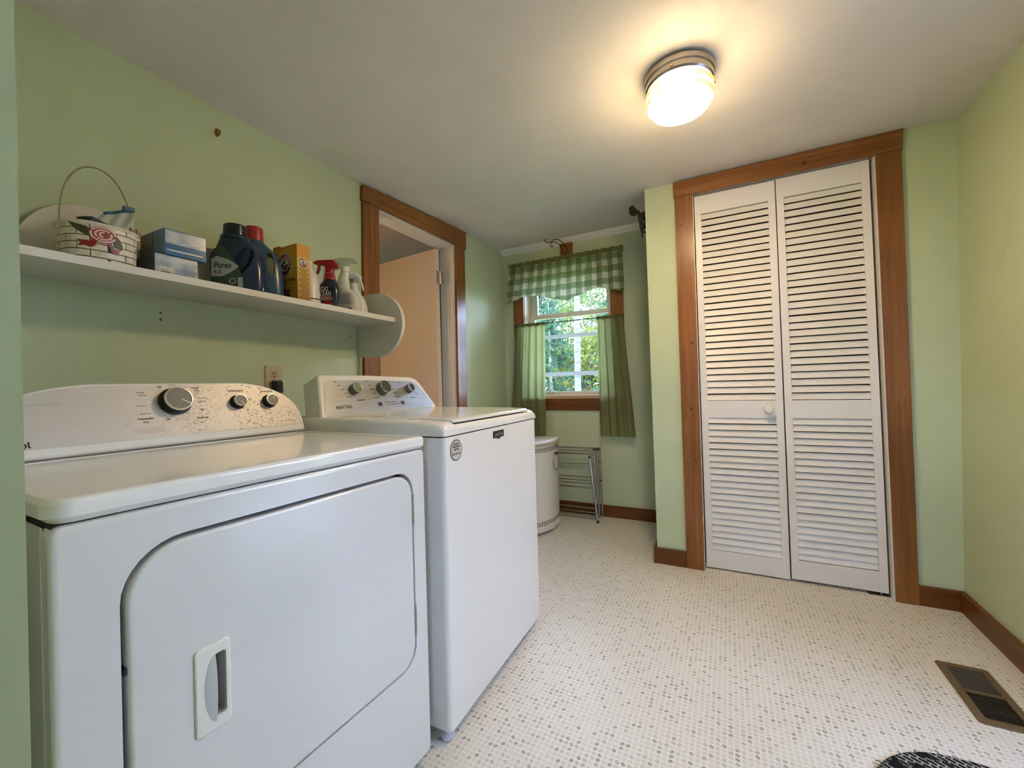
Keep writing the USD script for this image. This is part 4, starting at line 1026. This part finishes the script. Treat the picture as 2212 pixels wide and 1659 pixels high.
obj('red_lines', [put(box(-.045, .030, z, z + .0016, -.0004, .0004), FW) for z in (.0965, .0715)], PR, SW)
obj('print_lines', [put(box(-.045, .026 + .008 * (k % 3), .062 - k * .0032, .0634 - k * .0032, 0, .0004), FW) for k in range(6)] + [put(box(-.045, .028 + .006 * (k % 2), .091 - k * .0034, .0925 - k * .0034, 0, .0004), FW) for k in range(5)] +
    [put(box(-.040, -.014, .118 - k * .004, .1194 - k * .004, -.004, .0004), FW) for k in range(3)] + [put(box(-.045, .012, .036 - k * .003, .0372 - k * .003, 0, .0004), FW) for k in range(8)], pm('print_light_grey', (.30, .29, .27), .5), SW)
obj('logo_oval', put(plate(sup(.0125, .0075, 2, 28) + (.022, .020), 0, .0005), FW), INK, SW)

SP = thing('white_spray_bottle', 'slim white spray bottle with a round white head and grey collar', 'spray bottle', (.105, 1.312, SZ + .001), .35)
obj('body', loft([(0, 0, 0, .046, .036, 2.3), (.006, 0, 0, .050, .040, 2.3), (.045, 0, 0, .048, .039, 2.3), (.085, -.004, 0, .040, .034, 2.2), (.115, -.011, 0, .028, .026, 2.1), (.140, -.016, 0, .020, .020, 2.0), (.172, -.017, 0, .0175, .0175, 2.0)], 44), WHITE_PLASTIC, SP, smooth=50)
obj('collar', move(lathe([(.017, .170), (.0195, .170), (.0195, .188), (.017, .188), (.0001, .188)], 28), -.017, 0, 0), pm('collar_grey', (.24, .25, .23), .35), SP)
obj('trigger_head', profile_solid([(-.040, .188), (-.042, .202), (-.036, .214), (-.022, .222), (-.004, .222), (.012, .214), (.022, .200), (.024, .192), (.010, .187)], .032, .010), WHITE_PLASTIC, SP, smooth=60)
obj('trigger', profile_solid([(.012, .196), (.020, .197), (.024, .180), (.033, .146), (.034, .130), (.030, .134), (.022, .165)], .012, .002), WHITE_PLASTIC, SP)
FP_ = frame((0, -.0395, 0), (1, 0, 0), (0, 0, 1))
lo = obj('logo_ring', put(extrude(sg.Point(.008, .021).buffer(.0105).difference(sg.Point(.008, .021).buffer(.0078)), .0008), FP_), pm('logo_blue_grey', (.16, .20, .30), .4), SP)
obj('logo_mark', put(extrude(sg.Point(.008, .021).buffer(.005), .0008), FP_), '/World/Looks/logo_blue_grey', lo)

# ------------------------------------------------------------------ on the walls
OU = thing('wall_outlet', 'ivory duplex wall outlet above the dryer', 'outlet', (0, .933, 1.1035))
WF = frame((0, 0, 0), (0, 1, 0), (0, 0, 1))
obj('cover_plate', put(plate(rrect(-.0385, .0385, -.060, .060, .003, 3), 0, .006, .003, 3), WF), IVORY, OU)
for z in (.0225, -.0225):
    sk = obj('socket', put(plate(np.array(sg.Point(0, z).buffer(.0185).intersection(sg.box(-.03, z - .0155, .03, z + .0155)).exterior.coords)[:-1][::-1], .0055, .0072), WF), pm('socket_ivory', (.46, .37, .22), .35) if 'so' not in USED else '/World/Looks/socket_ivory', OU)
    USED['so'] = 1
    obj('slot', [put(box(-.0078, -.0052, z - .001, z + .009, .0068, .0075), WF), put(box(.0052, .0078, z + .000, z + .008, .0068, .0075), WF), put(box(-.003, .003, z - .0115, z - .0055, .0068, .0075), WF)], DARK, sk)
obj('plate_screw', put(move(lathe([(.0001, 0), (.0028, 0), (.0022, .0012), (.0001, .0014)], 12), 0, 0, .006), WF), BRASS, OU)
PL = thing('power_plug', 'black power plug in the lower socket of the wall outlet', 'plug', (.0075, .934, 1.081))
obj('plug_body', hull([(x, y, z) for x, w, z0, z1 in ((0, .015, -.012, .016), (.016, .020, -.014, .018), (.034, .014, -.030, .010), (.030, .008, -.038, -.01)) for y in (-w, w) for z in (z0, z1)]), BLACK, PL)
obj('cord', tube(spline([(.030, 0, -.032), (.034, .002, -.06), (.030, .006, -.12), (.02, .012, -.25), (.02, .02, -.45)]), .0042, 8), BLACK, PL)
cb = spline([(.14, .77, .0045), (.13, .768, .30), (.11, .766, .60), (.10, .765, .80), (.10, .765, .93), (.12, .772, .985), (.13, .776, 1.0)])
obj('black_cord', tube(cb, .004, 8), BLACK, label='end of a black cord sticking up between the dryer and the washer', cat='cord')
HK = thing('wall_hook', 'small dark brass hook high on the left wall', 'hook', (0, .7285, 2.065))
obj('back_plate', put(plate(sup(.0065, .0165, 2.4, 24), 0, .003, .001, 2), WF), BRASS, HK)
obj('hook_arm', tube(spline([(.002, 0, -.004), (.012, 0, -.013), (.020, 0, -.010), (.022, 0, 0.001)]), .0028, 8), BRASS, HK)
obj('knob_end', move(trimesh.creation.icosphere(2, .0048), .012, -.001, .006), BRASS, HK)
for (y, z, lab) in ((.532, 1.335, 'upper of two screw heads in the wall under the shelf'), (.532, 1.312, 'lower of two screw heads in the wall under the shelf'), (1.35, 1.330, 'lone screw head in the wall near the right end of the shelf')):
    s_ = obj('screw_head', put(lathe([(.0001, 0), (.0034, 0), (.0026, .002), (.0001, .0024)], 12), frame((0, y, z), (0, 1, 0), (0, 0, 1))), pm('screw_dark', (.03, .028, .022), .5) if 'sd' not in USED else '/World/Looks/screw_dark', label=lab, cat='screw')
    USED['sd'] = 1

# black wall bracket on the closet side wall
MT = thing('speaker_bracket', 'black swivel wall bracket high on the side of the closet', 'wall bracket', (1.340, 2.50, 2.06))
obj('wall_plate', box(-.010, -.004 + .003, -.03, .03, -.095, .055, .002), BLACK, MT)
obj('arm', [hull([(x, y, z) for y in (-.012, .012) for x, z in ((-.075, .055), (-.060, .060), (-.030, -.040), (-.046, -.075), (-.056, -.070))])], BLACK, MT)
obj('upper_strut', [rod((-.006, 0, .045), (-.050, 0, .040), .007), rod((-.004, 0, -.080), (-.040, 0, -.078), .006)], BLACK, MT)
obj('tension_rod', rod((-.028, 0, .035), (-.030, 0, -.06), .003), BLACK, MT)
obj('joint', put(move(lathe([(.0001, -.016), (.020, -.016), (.020, .016), (.0001, .016)], 20), -.040, .022, 0), frame((0, 0, 0), (1, 0, 0), (0, 0, 1))), BLACK, MT)
obj('head', hull([(x, y, z) for y in (-.020, .020) for x, z in ((-.120, .085), (-.098, .098), (-.070, .060), (-.095, .040), (-.118, .048))]), BLACK, MT)
obj('bolt', rod((-.046, 0, -.070), (-.048, 0, -.105), .004), BLACK, MT)

# wood block with a scroll hook over the window
WBk = thing('scroll_hook_block', 'square brown wood block with a black wire scroll hook over the valance', 'wall hook', (.595, YW, 2.150))
obj('block', box(-.053, .053, -.020, 0, -.065, .052, .002), PINE_Z, WBk)
def scroll(pts, r):
    return tube(spline(pts, 6), r, 8)
obj('scroll', scroll([(.010, -.022, -.050), (.004, -.045, .010), (-.018, -.085, .052), (-.060, -.105, .066), (-.098, -.110, .052), (-.130, -.112, .052), (-.143, -.113, .078), (-.134, -.113, .094), (-.126, -.113, .080)], .0035), BLACK, WBk)
obj('scroll', scroll([(.006, -.022, -.058), (-.008, -.050, -.010), (-.035, -.080, .030), (-.070, -.100, .050), (-.093, -.104, .046), (-.098, -.105, .022), (-.088, -.105, .008), (-.080, -.105, .022)], .0032), BLACK, WBk)
obj('bracket_arm', tube(spline([(.012, -.020, -.055), (.006, -.032, -.03), (-.012, -.055, .012)]), .0055, 8), CHROME, WBk)

# ------------------------------------------------------------------ curtains
def sheet(x_top, x_bot, z_top, z_bot, y_top, y_bot, folds, amp_t, amp_b, n=140, m=40, phase=0.0, seed=1):
    """A gathered hanging cloth: rows from the top edge to the (possibly scalloped) bottom edge."""
    rg = np.random.default_rng(seed)
    ph = rg.uniform(0, 2 * PI, 6)
    v, uv = [], []
    for j in range(m):
        t = j / (m - 1)
        for i in range(n):
            s = i / (n - 1)
            x = (x_top[0] + (x_top[1] - x_top[0]) * s) * (1 - t) + (x_bot[0] + (x_bot[1] - x_bot[0]) * s) * t
            zb = z_bot(x) if callable(z_bot) else z_bot
            z = z_top + (zb - z_top) * t
            A = amp_t + (amp_b - amp_t) * t
            w = s + .018 * math.sin(5 * s + ph[0]) + .010 * t * math.sin(13 * s + ph[1])
            y = y_top + (y_bot - y_top) * t + A * (math.sin(2 * PI * folds * w + phase + .5 * t * math.sin(3 * s + ph[2])) + .35 * math.sin(2 * PI * folds * 2.3 * w + ph[3]) * (1 - .5 * t))
            x += A * .35 * math.cos(2 * PI * folds * w + phase)
            v.append((x, y, z))
    v = np.array(v)
    G = v.reshape(m, n, 3)
    du = np.r_[0, np.cumsum(np.linalg.norm(np.diff(G[m // 2], axis=0), axis=1))]
    uv = np.array([(du[i], -(G[j, i, 2])) for j in range(m) for i in range(n)])
    f = [(j * n + i, j * n + i + 1, (j + 1) * n + i + 1, (j + 1) * n + i) for j in range(m - 1) for i in range(n - 1)]
    return tm(v, f), uv

def gingham():
    p = .094
    nd = {'uv': ('texture_coordinate', {}), 'sp': ('separate_xyz', {}), 'd': ('principled_bsdf', dict(roughness=.9, specular_ior_level=.1)), 't': ('translucent_bsdf', {}), 'm': ('mix_closure', dict(fac=.28)),
          'c1': ('mix_color', dict(a=(.56, .54, .42), b=(.235, .300, .155))), 'c2': ('mix_color', dict(b=(.135, .19, .095))), 'mul': ('math', dict(math_type='multiply')), 'mx': ('math', dict(math_type='maximum')),
          'n': ('noise_texture', dict(scale=500, detail=2)), 'b': ('bump', dict(strength=.2, distance=.001))}
    ln = [('uv.UV', 'sp.vector'), ('uv.UV', 'n.vector'), ('n.fac', 'b.height'), ('b.normal', 'd.normal')]
    for ax in 'xy':
        nd[ax + 's'] = ('math', dict(math_type='multiply', value2=1 / p))
        nd[ax + 'f'] = ('math', dict(math_type='fraction'))
        nd[ax + 'g'] = ('math', dict(math_type='greater_than', value2=.5))
        ln += [('sp.' + ax, ax + 's.value1'), (ax + 's.value', ax + 'f.value1'), (ax + 'f.value', ax + 'g.value1'), (ax + 'g.value', 'mul.value' + ('1' if ax == 'x' else '2')), (ax + 'g.value', 'mx.value' + ('1' if ax == 'x' else '2'))]
    ln += [('mx.value', 'c1.fac'), ('c1.result', 'c2.a'), ('mul.value', 'c2.fac'), ('c2.result', 'd.base_color'), ('c2.result', 't.color'), ('d.BSDF', 'm.closure1'), ('t.BSDF', 'm.closure2')]
    return usdkit.material(stage, L('gingham_cloth'), nd, ln, surface='m.closure')
GING = gingham()
GREEN_T = cloth('valance_band', (.17, .185, .085), (.16, .20, .08), .25)
CURT = cloth('green_curtain', (.235, .25, .125), (.38, .43, .19), .40)
zv = PchipInterpolator([.0, .066, .10, .2, .27, .35, .45, .622, .70, .78, .869, .95, 1.074, 1.2], [1.745, 1.747, 1.75, 1.783, 1.790, 1.785, 1.757, 1.718, 1.742, 1.763, 1.786, 1.762, 1.742, 1.742])
VY = 2.985
VA = thing('valance', 'scalloped green and white gingham valance across the top of the window', 'curtain valance', (0, 0, 0))
vm, vuv = sheet((.100, 1.064), (.066, 1.078), 2.046, lambda x: float(zv(x)), VY, VY - .012, 9.5, .008, .013, 220, 36, seed=3)
obj('skirt', vm, GING, VA, uv=vuv + (.012, .020))
hm, huv = sheet((.098, 1.066), (.100, 1.064), 2.084, 2.044, VY, VY, 15, .006, .008, 240, 8, seed=5)
hm.vertices[:, 2] += np.where(hm.vertices[:, 2] > 2.08, .002 * np.sin(hm.vertices[:, 0] * 97) + .0015 * np.sin(hm.vertices[:, 0] * 211), 0)
obj('header', hm, GREEN_T, VA, smooth=60)
h2 = hm.copy(); h2.vertices[:, 1] += .034
obj('header', h2, GREEN_T, VA, smooth=60)
VR = thing('valance_rod', 'white curtain rod carrying the gingham valance', 'curtain rod', (0, 0, 0))
obj('rod', rod((.085, VY + .017, 2.064), (1.066, VY + .017, 2.064), .0035), WHITE, VR)
for x in (.088, 1.062):
    obj('return', rod((x, VY + .017, 2.064), (x, YW - T - .003, 2.064), .005), WHITE, VR)
def cafe(name, label, xt, xb, folds, seed, zb):
    c_ = thing(name, label, 'curtain', (0, 0, 0), group='green cafe curtains on the lower window')
    m_, _ = sheet(xt, xb, 1.552, zb, VY + .035, VY + .012, folds, .009, .016, 130, 50, seed=seed)
    obj('panel', m_, CURT, c_, smooth=60)
    for z in (.822, .806):
        G = m_.vertices.reshape(50, 130, 3)
        j = int(np.argmin(np.abs(G[:, 0, 2] - z)))
        line = G[j].copy()
        line[:, 1] -= .0006
        obj('hem_stitch', tube(line[::2] - (0, 0, G[j, 0, 2] - z), .0009, 4), GREEN_T, c_)
    hd_, _ = sheet(xt, xt, 1.572, 1.548, VY + .032, VY + .035, folds * 1.8, .006, .007, 130, 6, seed=seed)
    obj('rod_pocket', hd_, GREEN_T, c_, smooth=60)
    h_ = hd_.copy(); h_.vertices[:, 1] += .018
    obj('rod_pocket', h_, GREEN_T, c_, smooth=60)
cafe('cafe_curtain', 'left green cafe curtain panel on the lower window', (.128, .408), (.060, .402), 4.5, 11, .62)
cafe('cafe_curtain', 'right green cafe curtain panel flaring toward its hem', (.838, 1.050), (.846, 1.128), 4.5, 12, .640)
CR = thing('cafe_rod', 'thin dark tension rod across the middle of the window', 'curtain rod', (0, 0, 0))
obj('rod', rod((.120, VY + .044, 1.560), (1.052, VY + .044, 1.563), .0035), pm('rod_dark', (.05, .06, .045), .4), CR)
for x in (.122, 1.050):
    obj('hook', [rod((x, VY + .044, 1.5615), (x, YW - T - .001, 1.5615), .0035)], '/World/Looks/rod_dark', CR)

# ------------------------------------------------------------------ hamper, drying rack
HA = thing('laundry_hamper', 'white enamelled half-round metal hamper with ring handles and pierced bands', 'hamper', (.300, 2.690, 0), .39)
HCREAM = pm('hamper_enamel', (.66, .62, .54), .28)
def dee(a, b, k=36):
    """Half-round plan: flat back at y=0, bulging towards -y."""
    return np.array([(a, 0.0)] + [(-a, 0.0)] + [(-a * math.cos(t), -b * math.sin(t)) for t in np.linspace(.03, PI - .03, k)])
A_, B_ = .297, .378
dd = dee(A_, B_)
obj('body', plate(dd, .028, .628, .004, 2, back=True), HCREAM, HA, smooth=40)
obj('base_rim', plate(dee(A_ + .004, B_ + .004), .025, .042, .003, 2, back=True), HCREAM, HA)
ld = obj('lid', plate(dee(A_ + .012, B_ + .014), .628, .656, .010, 4, back=True), pm('hamper_lid_white', (.74, .75, .72), .2), HA, smooth=40)
ed = dee(A_ + .013, B_ + .015)
obj('lid_edge', tube([(x, y, .634) for x, y in ed[2:]], .004, 6), pm('edge_gold', (.48, .36, .17), .35), ld)
holes = []
for zc in (.592, .082):
    for r in (-1, 0, 1):
        for k in range(46):
            t = .12 + (PI - .24) * (k + .5 * (r % 2)) / 46
            if t > PI - .1:
                continue
            c = np.array((-A_ * math.cos(t), -B_ * math.sin(t)))
            nrm = np.array((-math.cos(t) / A_, -math.sin(t) / B_))
            nrm /= np.linalg.norm(nrm)
            tan = np.array((-nrm[1], nrm[0]))
            s = .0058
            z = zc + r * .0105
            holes.append(hull([(*(c + nrm * e + tan * s * q), z + s * p) for e in (-.001, .0006) for q, p in ((1, 0), (0, 1), (-1, 0), (0, -1))]))
obj('pierced_band', cat_(holes), DARK, HA, smooth=False, kind='stuff')
tr = PI - .42
c = np.array((-A_ * math.cos(tr), -B_ * math.sin(tr)))
nr = np.array((-math.cos(tr), -math.sin(tr)))
tn = np.array((-nr[1], nr[0]))
rg_ = obj('ring_handle', tube([(*(c + nr * .010 + tn * .050 * math.cos(t)), .492 + .062 * math.sin(t)) for t in np.linspace(0, 2 * PI, 40, endpoint=False)], .0042, 8, closed=True), pm('ring_metal', (.42, .38, .30), .3, .8), HA)
obj('handle_lug', box(*(sorted((c[0] + nr[0] * .0 - .010, c[0] + nr[0] * .016 + .006))), *(sorted((c[1] + nr[1] * .0 - .008, c[1] + nr[1] * .016 + .006))), .540, .560, .003), BLACK, HA)
for t in (.5, PI / 2, PI - .5):
    c2_ = np.array((-A_ * .93 * math.cos(t), -B_ * .93 * math.sin(t)))
    obj('leg', move(lathe([(.0001, 0), (.010, 0), (.012, .008), (.018, .027), (.0001, .029)], 16), *c2_, 0), HCREAM, HA)
for x in (-.25, .25):
    obj('leg', move(lathe([(.0001, 0), (.010, 0), (.012, .008), (.018, .027), (.0001, .029)], 16), x, -.03, 0), HCREAM, HA)

DR = thing('drying_rack', 'folded grey metal drying rack leaning by the back wall', 'drying rack', (0, 0, 0))
RXL = .22
def rk(name, *ms):
    obj(name, list(ms), TUBE_GREY, DR)
rk('side_post', rod((.853, 2.965, .545), (.845, 3.030, .006), .0075))
rk('side_post', rod((.838, 2.940, .548), (.832, 2.985, .006), .0075))
rk('side_post', rod((.822, 2.925, .545), (.815, 2.950, .020), .007))
rk('side_post', rod((RXL, 2.965, .545), (RXL, 3.030, .006), .0075))
rk('side_post', rod((RXL + .015, 2.940, .548), (RXL + .015, 2.985, .006), .0075))
rk('leg', rod((.785, 2.925, .482), (.850, 2.880, .008), .0075))
rk('leg', rod((RXL + .06, 2.925, .482), (RXL, 2.880, .008), .0075))
for (y, z, r, x1) in ((2.960, .548, .006, .852), (2.930, .530, .0055, .838), (2.935, .506, .007, .815), (2.955, .424, .0032, .838), (2.968, .318, .0032, .843), (2.970, .292, .0045, .843), (2.955, .272, .0045, .838), (2.935, .246, .006, .824), (3.020, .064, .005, .845), (2.985, .040, .005, .835), (2.955, .024, .006, .818), (2.950, .006, .004, .815)):
    rk('bar', rod((RXL, y, z), (x1, y, z), r))
for x, y, z in ((.785, 2.925, .474), (.850, 2.880, 0.0)):
    obj('end_cap', rod((x, y, z), (x - .001, y + .0015 if z > .1 else y, z + .020), .0092), BLACK, DR)
obj('hinge_cap', [box(.812, .862, 2.915, 2.972, .540, .554, .003)], BLACK, DR)
for z in (.30, .45):
    obj('rivet', rod((.848, 3.0 - z * .12, z), (.866, 3.0 - z * .12, z), .004), BLACK, DR)

# ------------------------------------------------------------------ floor vent and rug
VE = thing('floor_vent', 'brown metal floor register set in the vinyl floor', 'floor vent', (2.457, 1.7015, 0))
VM = pm('vent_brown', (.17, .115, .06), .4, .3)
VSL = pm('vent_slat_brown', (.085, .06, .04), .45, .3)
vf = sub(plate(rrect(-.070, .070, -.158, .158, .012, 4), 0, .005, .003, 2), plate(rrect(-.047, .047, -.134, -.006, .003, 2), -.01, .02), plate(rrect(-.047, .047, .006, .134, .003, 2), -.01, .02))
obj('frame', vf, VM, VE)
obj('duct_shade', box(-.050, .050, -.136, .136, -.0005, .0006), DARK, VE)  # flat black sheet stands in for shade below the slats
for half, d in ((-1, -1), (1, 1)):
    for k in range(11):
        y = (.011 + k * .0116) * half
        obj('slat', hull([(x, y + dy, z) for x in (-.047, .047) for dy, z in ((-.0009, .0007), (.0009, .0007), (.0012 + .0016 * d, .0040), (-.0012 + .0016 * d, .0040))]), VSL, VE, smooth=False)

RUG = usdkit.material(stage, L('rag_rug'), {'tc': ('geometry', {}), 'mp': ('mapping', dict(scale=(34, 34, 34), rotation=(0, 0, .55))), 'b': ('brick_texture', dict(scale=1.0, brick_width=.85, row_height=.42, mortar_size=.085, mortar_smooth=.2, color1=(0, 0, 0), color2=(0, 0, 0), mortar=(1, 1, 1), offset=.5)),
    'n': ('noise_texture', dict(scale=30, detail=4)), 'nr': ('map_range', dict(from_min=.40, from_max=.5, to_min=0, to_max=1, clamp=True)), 'm': ('math', dict(math_type='multiply')),
    'c': ('mix_color', dict(a=(.010, .011, .013), b=(.30, .29, .27))), 'bp': ('bump', dict(strength=.6, distance=.004)), 'p': ('principled_bsdf', dict(roughness=.95, specular_ior_level=.1))},
    [('tc.position', 'mp.vector'), ('mp.vector', 'b.vector'), ('tc.position', 'n.vector'), ('n.fac', 'nr.value'), ('b.fac', 'm.value1'), ('nr.result', 'm.value2'), ('m.value', 'c.fac'), ('c.result', 'p.base_color'), ('n.fac', 'bp.height'), ('bp.normal', 'p.normal')], surface='p.BSDF')
RG = thing('rug', 'black rag rug with white flecks at the bottom edge of the picture', 'rug', (2.300, .850, 0))
obj('mat', plate(sup(.300, .495, 2.5, 80), .0005, .012, .005, 3), RUG, RG)
rr_ = random.Random(5)
for k in range(9):
    a = rr_.uniform(1.7, 3.0)
    x, y = .298 * math.copysign(abs(math.cos(a)) ** .8, math.cos(a)), .493 * math.copysign(abs(math.sin(a)) ** .8, math.sin(a))
    obj('loose_thread', tube([(x * .97, y * .97, .008), (x * 1.01, y * 1.01, .012), (x * 1.03 + rr_.uniform(-.006, .006), y * 1.025 + rr_.uniform(-.004, .006), .006)], .0012, 5), INK, RG)

# ------------------------------------------------------------------ outdoors
GRASS = usdkit.material(stage, L('grass'), {'g': ('geometry', {}), 'n': ('noise_texture', dict(scale=1.3, detail=6)), 'r': ('rgb_ramp', dict(ramp=[(.35, (.08, .14, .03)), (.55, (.20, .28, .06)), (.7, (.40, .42, .14))])), 'p': ('principled_bsdf', dict(roughness=.9))},
                       [('g.position', 'n.vector'), ('n.fac', 'r.fac'), ('r.color', 'p.base_color')], surface='p.BSDF')
obj('ground', [box(-40, 40, 3.45, 60, -.5, -.3), box(6, 40, -40, 3.45, -.5, -.3), box(-40, 2.8, -40, -1.6, -.5, -.3)], GRASS, kind='structure', label='grass outside the house', cat='ground')

obj('added_patio', box(2.81, 6, -8, 3.45, -.5, -.08), pm('concrete', (.22, .22, .24), .9), kind='structure', label='added grey paving outside the glazed door, cuts green bounce light', cat='added_patio')  # added in neutral grey so the grass throws no green light inside

def leafmat(name, c):
    return usdkit.material(stage, L(name), {'o': ('geometry', {}), 'r': ('rgb_ramp', dict(ramp=[(0, tuple(x * .55 for x in c)), (.5, c), (1, tuple(min(1, x * 1.6 + .02) for x in c))])), 'd': ('diffuse_bsdf', {}), 't': ('translucent_bsdf', {}), 'm': ('mix_closure', dict(fac=.45))},
                           [('o.random_per_island', 'r.fac'), ('r.color', 'd.color'), ('r.color', 't.color'), ('d.BSDF', 'm.closure1'), ('t.BSDF', 'm.closure2')], surface='m.closure')
LEAFS = [leafmat('leaf_green', (.15, .23, .07)), leafmat('leaf_spruce', (.08, .165, .10)), leafmat('leaf_yellow', (.25, .29, .07))]
BARK = pm('bark_grey', (.13, .12, .10), .9)
BIRCH = usdkit.material(stage, L('birch_bark'), {'g': ('geometry', {}), 'mp': ('mapping', dict(scale=(5, 5, 30))), 'n': ('noise_texture', dict(scale=1.0, detail=4)), 'r': ('rgb_ramp', dict(ramp=[(.36, (.06, .06, .065)), (.44, (.07, .072, .077)), (.6, (.125, .128, .135))])), 'p': ('principled_bsdf', dict(roughness=.8))},
                       [('g.position', 'mp.vector'), ('mp.vector', 'n.vector'), ('n.fac', 'r.fac'), ('r.color', 'p.base_color')], surface='p.BSDF')

def leaves(rng, centers, size, spread, per):
    """Leaf quads scattered round branch points."""
    c = np.repeat(np.asarray(centers), per, 0)
    n = len(c)
    p = c + rng.normal(0, 1, (n, 3)) * spread
    a = rng.normal(0, 1, (n, 3))
    a /= np.linalg.norm(a, axis=1, keepdims=True)
    b = np.cross(a, rng.normal(0, 1, (n, 3)))
    b /= np.linalg.norm(b, axis=1, keepdims=True)
    s = size * rng.uniform(.6, 1.4, (n, 1))
    v = np.stack([p - a * s, p + b * s * .42, p + a * s, p - b * s * .42], 1).reshape(-1, 3)
    f = np.arange(4 * n).reshape(-1, 4)
    return tm(v, f)

def tree(name, label, x, y, h, kind, seed, leafn=1.0, z0=-.3):
    rng = np.random.default_rng(seed)
    t = thing(name, label, 'tree', (x, y, z0), group=None)
    lean_ = rng.uniform(-.02, .02, 2)
    if kind == 'spruce':
        obj('trunk', tube([(0, 0, 0), (lean_[0] * h * .5, lean_[1] * h * .5, h * .5), (lean_[0] * h, lean_[1] * h, h)], [.018 * h, .012 * h, .004 * h], 8), BARK, t)
        cs, br_ = [], []
        for k in range(int(h * 9)):
            z = h * (.06 + .92 * k / (h * 9))
            R = .30 * h * (1 - z / h) ** .8 * rng.uniform(.7, 1.1) + .1
            a = rng.uniform(0, 2 * PI)
            d = np.array((math.cos(a), math.sin(a)))
            tip = (d[0] * R, d[1] * R, z - .18 * R)
            br_.append(tube([(0, 0, z), (d[0] * R * .5, d[1] * R * .5, z + .02), tip], [.012, .008, .004], 4))
            for q in np.linspace(.2, 1, max(3, int(R * 7))):
                cs.append((d[0] * R * q, d[1] * R * q, z - .18 * R * q * q))
        obj('branches', br_, BARK, t, kind='stuff')
        obj('foliage', leaves(rng, cs, .085, (.11, .11, .06), int(13 * leafn)), LEAFS[1], t, smooth=False, kind='stuff')
    elif kind == 'birch':
        obj('trunk', tube([(0, 0, 0), (.03, 0, h * .3), (.10, .02, h * .7), (.12, 0, h)], [.075, .07, .05, .02], 14), BIRCH, t, smooth=60)
        cs = [(rng.normal(0, .9), rng.normal(0, .9), h * rng.uniform(.55, 1.02)) for _ in range(int(110 * leafn))]
        obj('branches', [tube([(.05, 0, c[2] * .88), (c[0] * .5, c[1] * .5, c[2] * .96), c], [.015, .01, .004], 4) for c in cs[:26]], BARK, t, kind='stuff')
        obj('foliage', leaves(rng, cs, .06, .25, 30), LEAFS[0], t, smooth=False, kind='stuff')
    else:
        m = 0 if kind == 'broad' else 2
        lo = .25 if kind == 'broad' else .05
        obj('trunk', [tube([(0, 0, 0), (lean_[0] * h, 0, h * .5), (lean_[0] * h * 2, 0, h * .95)], [.012 * h + .01, .008 * h + .006, .01], 8)], BARK, t)
        cs = []
        for _ in range(int(80 * h * leafn / 3)):
            zz = h * rng.uniform(lo, 1.0)
            R = .34 * h * math.sin(PI * min(1, (zz / h - lo) / (1 - lo) * .8 + .15))
            a, q = rng.uniform(0, 2 * PI), rng.uniform(.15, 1) ** .6
            cs.append((R * q * math.cos(a), R * q * math.sin(a), zz))
        obj('branches', [tube([(0, 0, max(.1, c[2] - .3 * h * .5)), (c[0] * .6, c[1] * .6, c[2] - .05), c], [.012, .008, .003], 4) for c in cs[:24]], BARK, t, kind='stuff')
        obj('foliage', leaves(rng, cs, .085, .20, 30), LEAFS[m], t, smooth=False, kind='stuff')
tree('birch_tree', 'pale birch trunk seen through the right half of the window', -1.32, 9.0, 8.0, 'birch', 1)
OUT = [(-2.55, 10.5, 3.6, 'spruce', 'low spruce just left of the birch outside the window'), (-3.9, 13.0, 5.2, 'spruce', 'spruce seen through the upper left part of the window'), (-1.9, 12.0, 2.7, 'shrub', 'yellow-green shrub behind the foot of the birch'),
       (-2.7, 12.5, 2.4, 'shrub', 'yellow-green shrub low in the left part of the window'), (-1.2, 12.5, 4.2, 'spruce', 'spruce standing right behind the birch trunk'), (-.55, 10.2, 2.9, 'spruce', 'small spruce at the right edge of the window view'),
       (-3.0, 16.0, 6.2, 'broad', 'tall leafy tree far back between the spruces'), (-5.2, 18.5, 6.5, 'broad', 'tall leafy tree far back at the left of the window view'), (-2.0, 19.0, 5.6, 'broad', 'thin leafy tree far back behind the birch'),
       (-4.6, 14.8, 3.4, 'shrub', 'tall yellow-green shrub far back at the left'), (-.2, 14.5, 5.0, 'broad', 'leafy tree at the far right of the window view')]
for i, (x, y, h, k, lab) in enumerate(OUT):
    tree({'spruce': 'spruce_tree', 'broad': 'leafy_tree', 'shrub': 'shrub'}[k], lab, x, y, h, k, 20 + i)
# out-of-view slope and spruces, placed to block low sky at the glazed door
bkv = [(5.0, -.45), (6.4, .9), (7.4, 2.8), (8.4, 4.3), (9.5, 4.9), (30, 6.5), (30, -.5), (5.0, -.5)]
obj('unseen_bank', hull([(x, y, z) for x, z in bkv for y in (-9, 3.4)]), pm('dark_bank', (.045, .045, .05), .95), kind='structure', label='unseen dark slope outside the glazed door, placed to block low sky', cat='unseen_bank', smooth=False)  # kept near black to cut the light it throws inside
for i, (x, y, h) in enumerate(((10.2, .2, 1.6), (10.6, 2.2, 1.8), (10.4, -2.4, 1.7), (11.0, -5.0, 2.0))):
    tree('spruce_tree', ('nearest', 'second', 'third', 'fourth')[i] + ' unseen spruce placed to block low sky at the glazed outside door', x, y, h, 'spruce', 60 + i, .9, 4.85)
